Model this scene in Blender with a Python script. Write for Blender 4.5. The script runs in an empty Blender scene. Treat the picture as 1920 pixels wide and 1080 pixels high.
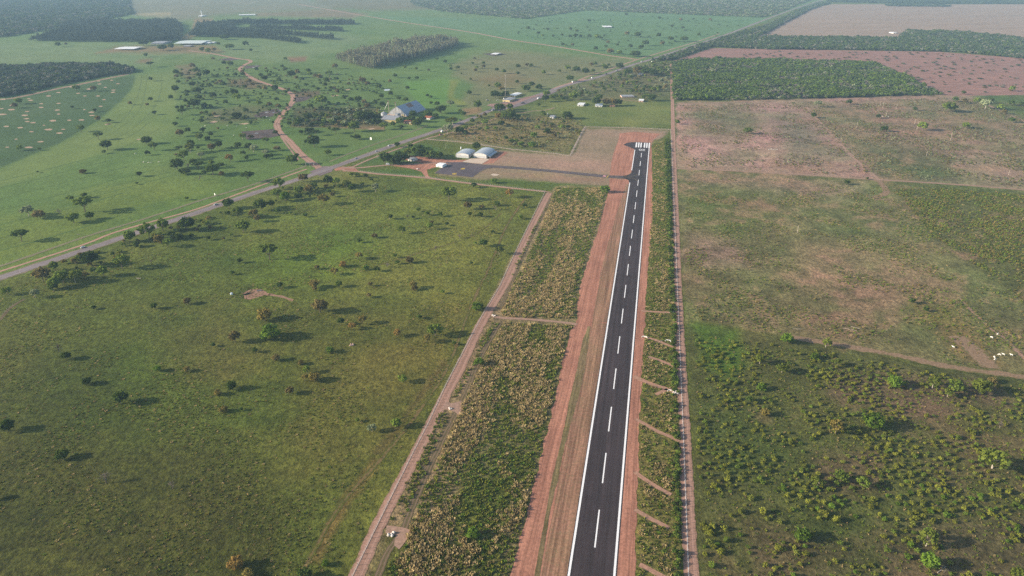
import bpy, bmesh, math, random
import numpy as np
from mathutils import Vector, Matrix, noise as mnoise
from mathutils.geometry import tessellate_polygon

random.seed(7)
RNG = np.random.default_rng(11)
sc = bpy.context.scene
COL = sc.collection

# ------------------------------------------------------------------ camera model
F, HC = 1300.0, 300.0
TH = math.atan(617.0 / F)
CT, ST = math.cos(TH), math.sin(TH)

def P(x, y, z=0.0):
    """ground (or height z) point seen at photo position x, y"""
    u, v = (x - 960.0) / F, (y - 540.0) / F
    t = (HC - z) / (ST + v * CT)
    return Vector((u * t, t * (CT - v * ST), z))

def PPM(y):
    """photo pixels per metre at ground row y"""
    return (y + 77.0) * CT / HC

def PIX(p):
    zc = p.y * CT + (HC - p.z) * ST
    yc = p.y * ST - (HC - p.z) * CT
    return 960 + F * p.x / zc, 540 - F * yc / zc

# ------------------------------------------------------------------ materials
def new_mat(name):
    m = bpy.data.materials.new(name)
    m.use_nodes = True
    nt = m.node_tree
    for n in list(nt.nodes):
        nt.nodes.remove(n)
    return m, nt

class NT:
    """tiny helper for node graphs"""
    def __init__(self, nt):
        self.nt = nt
    def n(self, typ, **kw):
        nd = self.nt.nodes.new(typ)
        for k, v in kw.items():
            setattr(nd, k, v)
        return nd
    def l(self, a, b):
        self.nt.links.new(a, b)
    def sock(self, s, v):
        if hasattr(v, 'is_output'):
            self.l(v, s)
        else:
            s.default_value = v
    def math(self, op, a, b=None, c=None, clamp=False):
        nd = self.n('ShaderNodeMath', operation=op, use_clamp=clamp)
        self.sock(nd.inputs[0], a)
        if b is not None: self.sock(nd.inputs[1], b)
        if c is not None: self.sock(nd.inputs[2], c)
        return nd.outputs[0]
    def mix(self, fac, a, b, mode='MIX'):
        nd = self.n('ShaderNodeMix', data_type='RGBA', blend_type=mode)
        nd.clamp_factor = True
        self.sock(nd.inputs[0], fac)
        self.sock(nd.inputs[6], a if hasattr(a, 'is_output') else (*a[:3], 1))
        self.sock(nd.inputs[7], b if hasattr(b, 'is_output') else (*b[:3], 1))
        return nd.outputs[2]
    def noise(self, vec, scale, detail=3, rough=0.55):
        nd = self.n('ShaderNodeTexNoise')
        nd.inputs['Scale'].default_value = scale
        nd.inputs['Detail'].default_value = detail
        nd.inputs['Roughness'].default_value = rough
        if vec is not None: self.l(vec, nd.inputs['Vector'])
        return nd.outputs['Fac']
    def ramp(self, fac, lo, hi, a=0.0, b=1.0):
        nd = self.n('ShaderNodeMapRange')
        nd.interpolation_type = 'SMOOTHSTEP'
        self.sock(nd.inputs[0], fac)
        nd.inputs[1].default_value, nd.inputs[2].default_value = lo, hi
        nd.inputs[3].default_value, nd.inputs[4].default_value = a, b
        return nd.outputs[0]
    def scale_col(self, col, k):
        nd = self.n('ShaderNodeVectorMath', operation='SCALE')
        self.sock(nd.inputs[0], col); self.sock(nd.inputs[3], k)
        return nd.outputs[0]
    def pos(self):
        return self.n('ShaderNodeNewGeometry').outputs['Position']
    def mapping(self, vec, rotz=0.0, scale=(1, 1, 1)):
        r = self.n('ShaderNodeMapping', vector_type='POINT')
        self.l(vec, r.inputs[0])
        r.inputs['Rotation'].default_value = (0, 0, rotz)
        nd = self.n('ShaderNodeMapping', vector_type='POINT')      # turn first, then stretch
        self.l(r.outputs[0], nd.inputs[0])
        nd.inputs['Scale'].default_value = scale
        return nd.outputs[0]
    def out(self, col, rough=0.9, bump=None, bstr=0.5, bdist=0.3, spec=0.2, metal=0.0):
        b = self.n('ShaderNodeBsdfPrincipled')
        self.sock(b.inputs['Base Color'], col if hasattr(col, 'is_output') else (*col[:3], 1))
        self.sock(b.inputs['Roughness'], rough)
        b.inputs['Specular IOR Level'].default_value = spec
        b.inputs['Metallic'].default_value = metal
        if bump is not None:
            bp = self.n('ShaderNodeBump')
            self.sock(bp.inputs['Strength'], bstr)
            bp.inputs['Distance'].default_value = bdist
            self.l(bump, bp.inputs['Height'])
            self.l(bp.outputs[0], b.inputs['Normal'])
        o = self.n('ShaderNodeOutputMaterial')
        self.l(b.outputs[0], o.inputs[0])
        return b

HEAD = math.atan2(286.0 * CT, F)      # runway heading from +Y towards +X

def simple_mat(name, col, rough=0.85, amt=0.25, scale=0.6, spec=0.2, metal=0.0, bump=0.0, dirt=None):
    m, nt = new_mat(name); g = NT(nt)
    co = g.n('ShaderNodeTexCoord').outputs['Object']
    n = g.noise(co, scale, 4)
    c = g.scale_col((*col,), g.ramp(n, 0.25, 0.75, 1 - amt, 1 + amt))
    if dirt:
        c = g.mix(g.ramp(g.noise(co, scale * 0.35, 5, 0.7), 0.55, 0.7), c, dirt)
    g.out(c, rough, n if bump else None, bump, 0.1, spec, metal)
    return m

def ground_mat():
    m, nt = new_mat('ground_cover'); g = NT(nt)
    a = g.n('ShaderNodeAttribute', attribute_name='Col')
    p = g.pos()
    col, grain = a.outputs['Color'], a.outputs['Alpha']
    fine = g.noise(p, 0.42, 5, 0.72)
    mid = g.noise(p, 0.16, 4, 0.6)
    big = g.noise(p, 0.03, 4, 0.6)
    k1 = g.ramp(fine, 0.33, 0.67, 0.62, 1.38)
    k2 = g.ramp(mid, 0.32, 0.68, 0.74, 1.26)
    k = g.math('MULTIPLY', k1, k2)
    # grain scales the contrast
    k = g.math('ADD', 1.0, g.math('MULTIPLY', g.math('SUBTRACT', k, 1.0), grain))
    c = g.scale_col(col, k)
    # straw tufts and greener tufts
    straw = g.math('MULTIPLY', g.ramp(g.noise(p, 0.5, 5, 0.7), 0.54, 0.70), g.ramp(big, 0.40, 0.62))
    c = g.mix(g.math('MULTIPLY', g.math('MULTIPLY', straw, 0.62), grain), c, (0.165, 0.125, 0.040))
    green = g.math('MULTIPLY', g.ramp(g.noise(p, 0.33, 4, 0.65), 0.55, 0.72), g.ramp(big, 0.60, 0.42))
    c = g.mix(g.math('MULTIPLY', g.math('MULTIPLY', green, 0.45), grain), c, (0.045, 0.085, 0.010))
    h = g.math('ADD', g.math('MULTIPLY', fine, 0.6), mid)
    g.out(c, 0.95, h, g.math('MULTIPLY', grain, 0.8), 1.5, 0.1)
    return m

def soil_mat(name, col, col2, streak=0.0, stretch=0.03, sc1=0.5, grass=None, gamt=0.3, rot=HEAD, sscale=1.0, grain=0.25):
    """bare earth; streaks run along the direction rot (radians from +Y towards +X)"""
    m, nt = new_mat(name); g = NT(nt)
    p = g.pos()
    n1 = g.noise(p, sc1, 5, 0.65)
    n2 = g.noise(p, 0.04, 4, 0.6)
    c = g.mix(g.ramp(n2, 0.35, 0.65), col, col2)
    c = g.scale_col(c, g.ramp(n1, 0.28, 0.72, 1 - grain, 1 + grain))
    if streak:
        q = g.mapping(p, rot, (1.0, stretch, 1.0))
        s = g.noise(q, 0.75 * sscale, 3, 0.6)
        c = g.scale_col(c, g.ramp(s, 0.33, 0.67, 1 - streak, 1 + streak))
        s2 = g.noise(q, 0.16 * sscale, 2, 0.5)
        c = g.scale_col(c, g.ramp(s2, 0.33, 0.67, 1 - streak * .5, 1 + streak * .5))
        if stretch < 0.05:      # grader lines
            sx = g.n('ShaderNodeSeparateXYZ'); g.l(q, sx.inputs[0])
            wob = g.math('MULTIPLY', g.noise(g.mapping(p, rot, (1.0, 0.15, 1.0)), 0.05, 3), 9.0)
            fr = g.math('FRACT', g.math('DIVIDE', g.math('ADD', sx.outputs[0], wob), 4.3))
            ln = g.math('MULTIPLY', g.ramp(fr, 0.14, 0.05), g.ramp(g.noise(q, 0.2, 3), 0.38, 0.58, 0.1, 0.55))
            c = g.mix(ln, c, tuple(v * 0.45 for v in col))
    if grass:
        gm = g.math('MULTIPLY', g.ramp(g.noise(p, 0.35, 5, 0.7), 0.50, 0.66), gamt)
        c = g.mix(gm, c, grass)
    g.out(c, 0.95, n1, 0.35, 0.25, 0.1)
    return m

def track_mat(name, col, rut, mid, midamt=0.5, ruts=(0.3, 0.7), edge=None):
    """dirt track: UV.x runs across it, so wheel ruts can be placed"""
    m, nt = new_mat(name); g = NT(nt)
    uv = g.n('ShaderNodeUVMap', uv_map='UVMap').outputs[0]
    sx = g.n('ShaderNodeSeparateXYZ'); g.l(uv, sx.inputs[0])
    p = g.pos()
    w = g.noise(p, 0.25, 4, 0.6)
    x = g.math('ADD', sx.outputs[0], g.math('MULTIPLY', g.math('SUBTRACT', w, 0.5), 0.10))
    n1 = g.noise(p, 0.6, 5, 0.65)
    c = g.scale_col((*col,), g.ramp(n1, 0.28, 0.72, 0.72, 1.28))
    c = g.mix(g.math('MULTIPLY', g.ramp(g.noise(p, 0.05, 3), 0.4, 0.65), 0.5), c, tuple(0.8 * v for v in col))
    for r in ruts:
        d = g.math('ABSOLUTE', g.math('SUBTRACT', x, r))
        c = g.mix(g.math('MULTIPLY', g.ramp(d, 0.11, 0.03), 0.75), c, rut)
    d = g.math('ABSOLUTE', g.math('SUBTRACT', x, 0.5))
    tuft = g.ramp(g.noise(p, 0.4, 4, 0.7), 0.40, 0.62)
    c = g.mix(g.math('MULTIPLY', g.math('MULTIPLY', g.ramp(d, 0.12, 0.04), midamt), tuft), c, mid)
    if edge:
        c = g.mix(g.math('MULTIPLY', g.ramp(d, 0.36, 0.5), tuft), c, edge)
    g.out(c, 0.95, n1, 0.4, 0.2, 0.1)
    return m

def faint_track_mat(name, col, turf, cover=0.5):
    m, nt = new_mat(name); g = NT(nt)
    uv = g.n('ShaderNodeUVMap', uv_map='UVMap').outputs[0]
    sx = g.n('ShaderNodeSeparateXYZ'); g.l(uv, sx.inputs[0])
    p = g.pos()
    d = g.math('ABSOLUTE', g.math('SUBTRACT', sx.outputs[0], 0.5))
    n = g.noise(p, 0.30, 5, 0.7)
    b = g.noise(p, 0.035, 3, 0.6)
    k = g.math('ADD', g.math('ADD', n, g.math('MULTIPLY', d, 0.75)), g.math('MULTIPLY', g.math('SUBTRACT', b, 0.5), 1.1))
    c = g.mix(g.ramp(k, 0.78 - cover * .4, 0.95 - cover * .4), col, turf)
    c = g.scale_col(c, g.ramp(g.noise(p, 0.5, 4, 0.7), 0.3, 0.7, 0.7, 1.3))
    g.out(c, 0.95, n, 0.4, 0.4, 0.1)
    return m

def asphalt_mat(name, col, rot, streak=0.26, lines=False):
    m, nt = new_mat(name); g = NT(nt)
    p = g.pos()
    q = g.mapping(p, rot, (1.0, 0.02, 1.0))
    s = g.noise(q, 0.45, 4, 0.6)
    n = g.noise(p, 1.2, 4, 0.7)
    b = g.noise(p, 0.03, 4, 0.6)
    k = g.math('MULTIPLY', g.ramp(s, 0.3, 0.7, 1 - streak, 1 + streak), g.ramp(n, 0.3, 0.7, 0.88, 1.12))
    k = g.math('MULTIPLY', k, g.ramp(b, 0.3, 0.7, 0.86, 1.16))
    c = g.scale_col((*col,), k)
    tyre = g.noise(g.mapping(p, rot, (1.0, 0.006, 1.0)), 0.28, 3, 0.5)
    c = g.mix(g.ramp(tyre, 0.55, 0.75, 0, 0.35), c, (0.028, 0.025, 0.026))
    dust = g.math('MULTIPLY', g.ramp(g.noise(q, 0.2, 5, 0.7), 0.58, 0.75), 0.22)
    c = g.mix(dust, c, (0.16, 0.12, 0.10))
    g.out(c, 0.85, n, 0.15, 0.02, 0.25)
    return m

def leaf_mat(name, col, col2, trans=0.25):
    m, nt = new_mat(name); g = NT(nt)
    oi = g.n('ShaderNodeObjectInfo').outputs['Random']
    p = g.pos()
    n = g.noise(p, 0.9, 3, 0.6)
    c = g.mix(g.ramp(n, 0.35, 0.65), col, col2)
    c = g.scale_col(c, g.math('ADD', 0.72, g.math('MULTIPLY', oi, 0.56)))
    d = g.n('ShaderNodeBsdfDiffuse'); g.l(c, d.inputs[0])
    t = g.n('ShaderNodeBsdfTranslucent'); g.l(c, t.inputs[0])
    mx = g.n('ShaderNodeMixShader'); mx.inputs[0].default_value = trans
    g.l(d.outputs[0], mx.inputs[1]); g.l(t.outputs[0], mx.inputs[2])
    o = g.n('ShaderNodeOutputMaterial'); g.l(mx.outputs[0], o.inputs[0])
    return m

# ------------------------------------------------------------------ objects
def tag(o, label=None, cat=None, group=None, kind=None):
    if label: o['label'] = label
    if cat: o['category'] = cat
    if group: o['group'] = group
    if kind: o['kind'] = kind
    return o

def mesh_obj(name, me, parent=None, mat=None):
    o = bpy.data.objects.new(name, me)
    COL.objects.link(o)
    if parent: o.parent = parent
    if mat is not None:
        if not me.materials: me.materials.append(mat)
    return o

def empty(name, loc, rz=0.0):
    o = bpy.data.objects.new(name, None)
    COL.objects.link(o)
    o.location = loc
    o.rotation_euler = (0, 0, rz)
    o.empty_display_size = 1
    return o

def bm_obj(name, bm, mat, parent=None, smooth=False):
    me = bpy.data.meshes.new(name)
    bm.to_mesh(me); bm.free()
    if smooth:
        for p in me.polygons: p.use_smooth = True
    return mesh_obj(name, me, parent, mat)

def add_box(bm, c, s, rz=0.0, taper=1.0):
    """box centred at c (x,y) with its bottom at c.z"""
    vs = []
    cr, sr = math.cos(rz), math.sin(rz)
    for dz, k in ((0, 1.0), (s[2], taper)):
        for dx, dy in ((-.5, -.5), (.5, -.5), (.5, .5), (-.5, .5)):
            x, y = dx * s[0] * k, dy * s[1] * k
            vs.append(bm.verts.new((c[0] + x * cr - y * sr, c[1] + x * sr + y * cr, c[2] + dz)))
    for f in ((3, 2, 1, 0), (4, 5, 6, 7), (0, 1, 5, 4), (1, 2, 6, 5), (2, 3, 7, 6), (3, 0, 4, 7)):
        bm.faces.new([vs[i] for i in f])

def add_prism(bm, pts):
    """extruded polygon: list of (top ring, bottom ring) given as equal length lists"""
    a, b = pts
    va = [bm.verts.new(p) for p in a]; vb = [bm.verts.new(p) for p in b]
    n = len(a)
    bm.faces.new(va); bm.faces.new(list(reversed(vb)))
    for i in range(n):
        j = (i + 1) % n
        bm.faces.new((va[j], va[i], vb[i], vb[j]))

def add_tube(bm, p0, p1, r0, r1, n=5):
    p0, p1 = Vector(p0), Vector(p1)
    d = (p1 - p0)
    if d.length < 1e-6: return
    q = d.to_track_quat('Z', 'Y')
    ring = []
    for p, r in ((p0, r0), (p1, r1)):
        ring.append([bm.verts.new(p + q @ Vector((r * math.cos(2 * math.pi * i / n), r * math.sin(2 * math.pi * i / n), 0))) for i in range(n)])
    for i in range(n):
        j = (i + 1) % n
        bm.faces.new((ring[0][i], ring[0][j], ring[1][j], ring[1][i]))
    bm.faces.new(ring[1]); bm.faces.new(list(reversed(ring[0])))

def add_cyl(bm, c, r, h, n=20, cone=0.0):
    b = [bm.verts.new((c[0] + r * math.cos(2 * math.pi * i / n), c[1] + r * math.sin(2 * math.pi * i / n), c[2])) for i in range(n)]
    t = [bm.verts.new((v.co.x, v.co.y, c[2] + h)) for v in b]
    for i in range(n):
        j = (i + 1) % n
        bm.faces.new((b[i], b[j], t[j], t[i]))
    bm.faces.new(list(reversed(b)))
    if cone:
        a = bm.verts.new((c[0], c[1], c[2] + h + cone))
        for i in range(n): bm.faces.new((t[i], t[(i + 1) % n], a))
    else:
        bm.faces.new(t)

def fbm1(x, y, s, oct=4):
    return mnoise.fractal(Vector((x * s, y * s, 3.7)), 1.0, 2.0, oct)

def densify(pts, step_px, closed):
    """resample a ground polygon so its edge can be roughened at picture scale"""
    out = []
    n = len(pts)
    rng = range(n) if closed else range(n - 1)
    for i in rng:
        a, b = pts[i], pts[(i + 1) % n]
        L = (b - a).length
        mid = (a + b) / 2
        dist = math.hypot(mid.y, HC) if mid.y > 0 else HC
        st = max(1.5, step_px * dist / F)
        k = max(1, min(400, int(L / st)))
        for j in range(k):
            out.append(a.lerp(b, j / k))
    if not closed: out.append(pts[-1])
    return out

def sheet(name, px, mat, z, jit=1.0, label=None, cat='field', kind='structure', world=False, step=4.0, group=None):
    pts = [Vector(p) for p in px] if world else [P(x, y) for x, y in px]
    pts = densify(pts, step, True)
    n = len(pts); out = []
    for i in range(n):
        a, b = pts[i - 1], pts[(i + 1) % n]
        t = (b - a); t.z = 0
        if t.length < 1e-6: out.append(pts[i]); continue
        t.normalize(); nn = Vector((-t.y, t.x, 0))
        p = pts[i]
        d = fbm1(p.x, p.y, 1 / 9.0, 5) * jit if jit else 0
        q = p + nn * d; q.z = z
        out.append(q)
    tri = tessellate_polygon([out])
    me = bpy.data.meshes.new(name)
    me.from_pydata([tuple(v) for v in out], [], [tuple(t) for t in tri])
    bm = bmesh.new(); bm.from_mesh(me)
    bmesh.ops.recalc_face_normals(bm, faces=bm.faces)
    for f in bm.faces:
        if f.normal.z < 0: f.normal_flip()
    bm.to_mesh(me); bm.free()
    o = mesh_obj(name, me, None, mat)
    tag(o, label, cat, group, kind)
    return o

def spline(pts, sub=6):
    out = []
    n = len(pts)
    for i in range(n - 1):
        p0, p1, p2, p3 = pts[max(i - 1, 0)], pts[i], pts[i + 1], pts[min(i + 2, n - 1)]
        for k in range(sub):
            t = k / sub
            out.append(0.5 * ((2 * p1) + (p2 - p0) * t + (2 * p0 - 5 * p1 + 4 * p2 - p3) * t * t + (3 * p1 - p0 - 3 * p2 + p3) * t ** 3))
    out.append(pts[-1])
    return out

def strip_geo(pts, width, jit=0.0, z=0.1, smooth=True, off=0.0, step=3.0):
    if smooth: pts = spline(pts)
    pts = densify(pts, step, False)
    n = len(pts); vs, fs, uv = [], [], []
    s = 0.0
    for i in range(n):
        t = pts[min(i + 1, n - 1)] - pts[max(i - 1, 0)]; t.z = 0
        if t.length < 1e-9: t = Vector((1, 0, 0))
        t.normalize(); nn = Vector((-t.y, t.x, 0))
        w = width(i / (n - 1)) if callable(width) else width
        p = pts[i]
        if i: s += (pts[i] - pts[i - 1]).length
        j1 = fbm1(p.x, p.y, 1 / 6.0, 4) * jit if jit else 0
        j2 = fbm1(p.x + 77, p.y, 1 / 6.0, 4) * jit if jit else 0
        a = p + nn * (off + w / 2 + j1); b = p + nn * (off - w / 2 + j2)
        vs += [(a.x, a.y, z), (b.x, b.y, z)]
        uv += [(0.0, s), (1.0, s)]
        if i: fs.append((2 * i - 2, 2 * i - 1, 2 * i + 1, 2 * i))
    return vs, fs, uv

def strip(name, px, width, mat, z, jit=0.6, label=None, cat='track', kind='structure', smooth=True, off=0.0, world=False, parent=None, step=3.0):
    pts = [Vector(p) for p in px] if world else [P(x, y) for x, y in px]
    vs, fs, uv = strip_geo(pts, width, jit, z, smooth, off, step)
    me = bpy.data.meshes.new(name)
    me.from_pydata(vs, [], fs)
    ul = me.uv_layers.new(name='UVMap')
    for l in me.loops: ul.data[l.index].uv = uv[l.vertex_index]
    me.update()
    if me.polygons and me.polygons[0].normal.z < 0: me.flip_normals()
    o = mesh_obj(name, me, parent, mat)
    if not parent: tag(o, label, cat, None, kind)
    return o
HAZE, EXPO = 0.64e-4, 0.82
# ------------------------------------------------------------------ land cover of the big ground sheet
HWY = [(-420, 660), (-200, 588), (0, 521), (155, 470), (300, 422), (400, 388), (480, 361), (560, 336), (610, 319), (640, 308), (725, 277),
       (760, 265), (830, 242), (885, 222), (930, 203), (985, 186), (1060, 161), (1120, 145), (1185, 122), (1225, 110),
       (1310, 82), (1375, 60), (1437, 36), (1500, 13), (1545, -1), (1600, -17), (1660, -32)]
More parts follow.
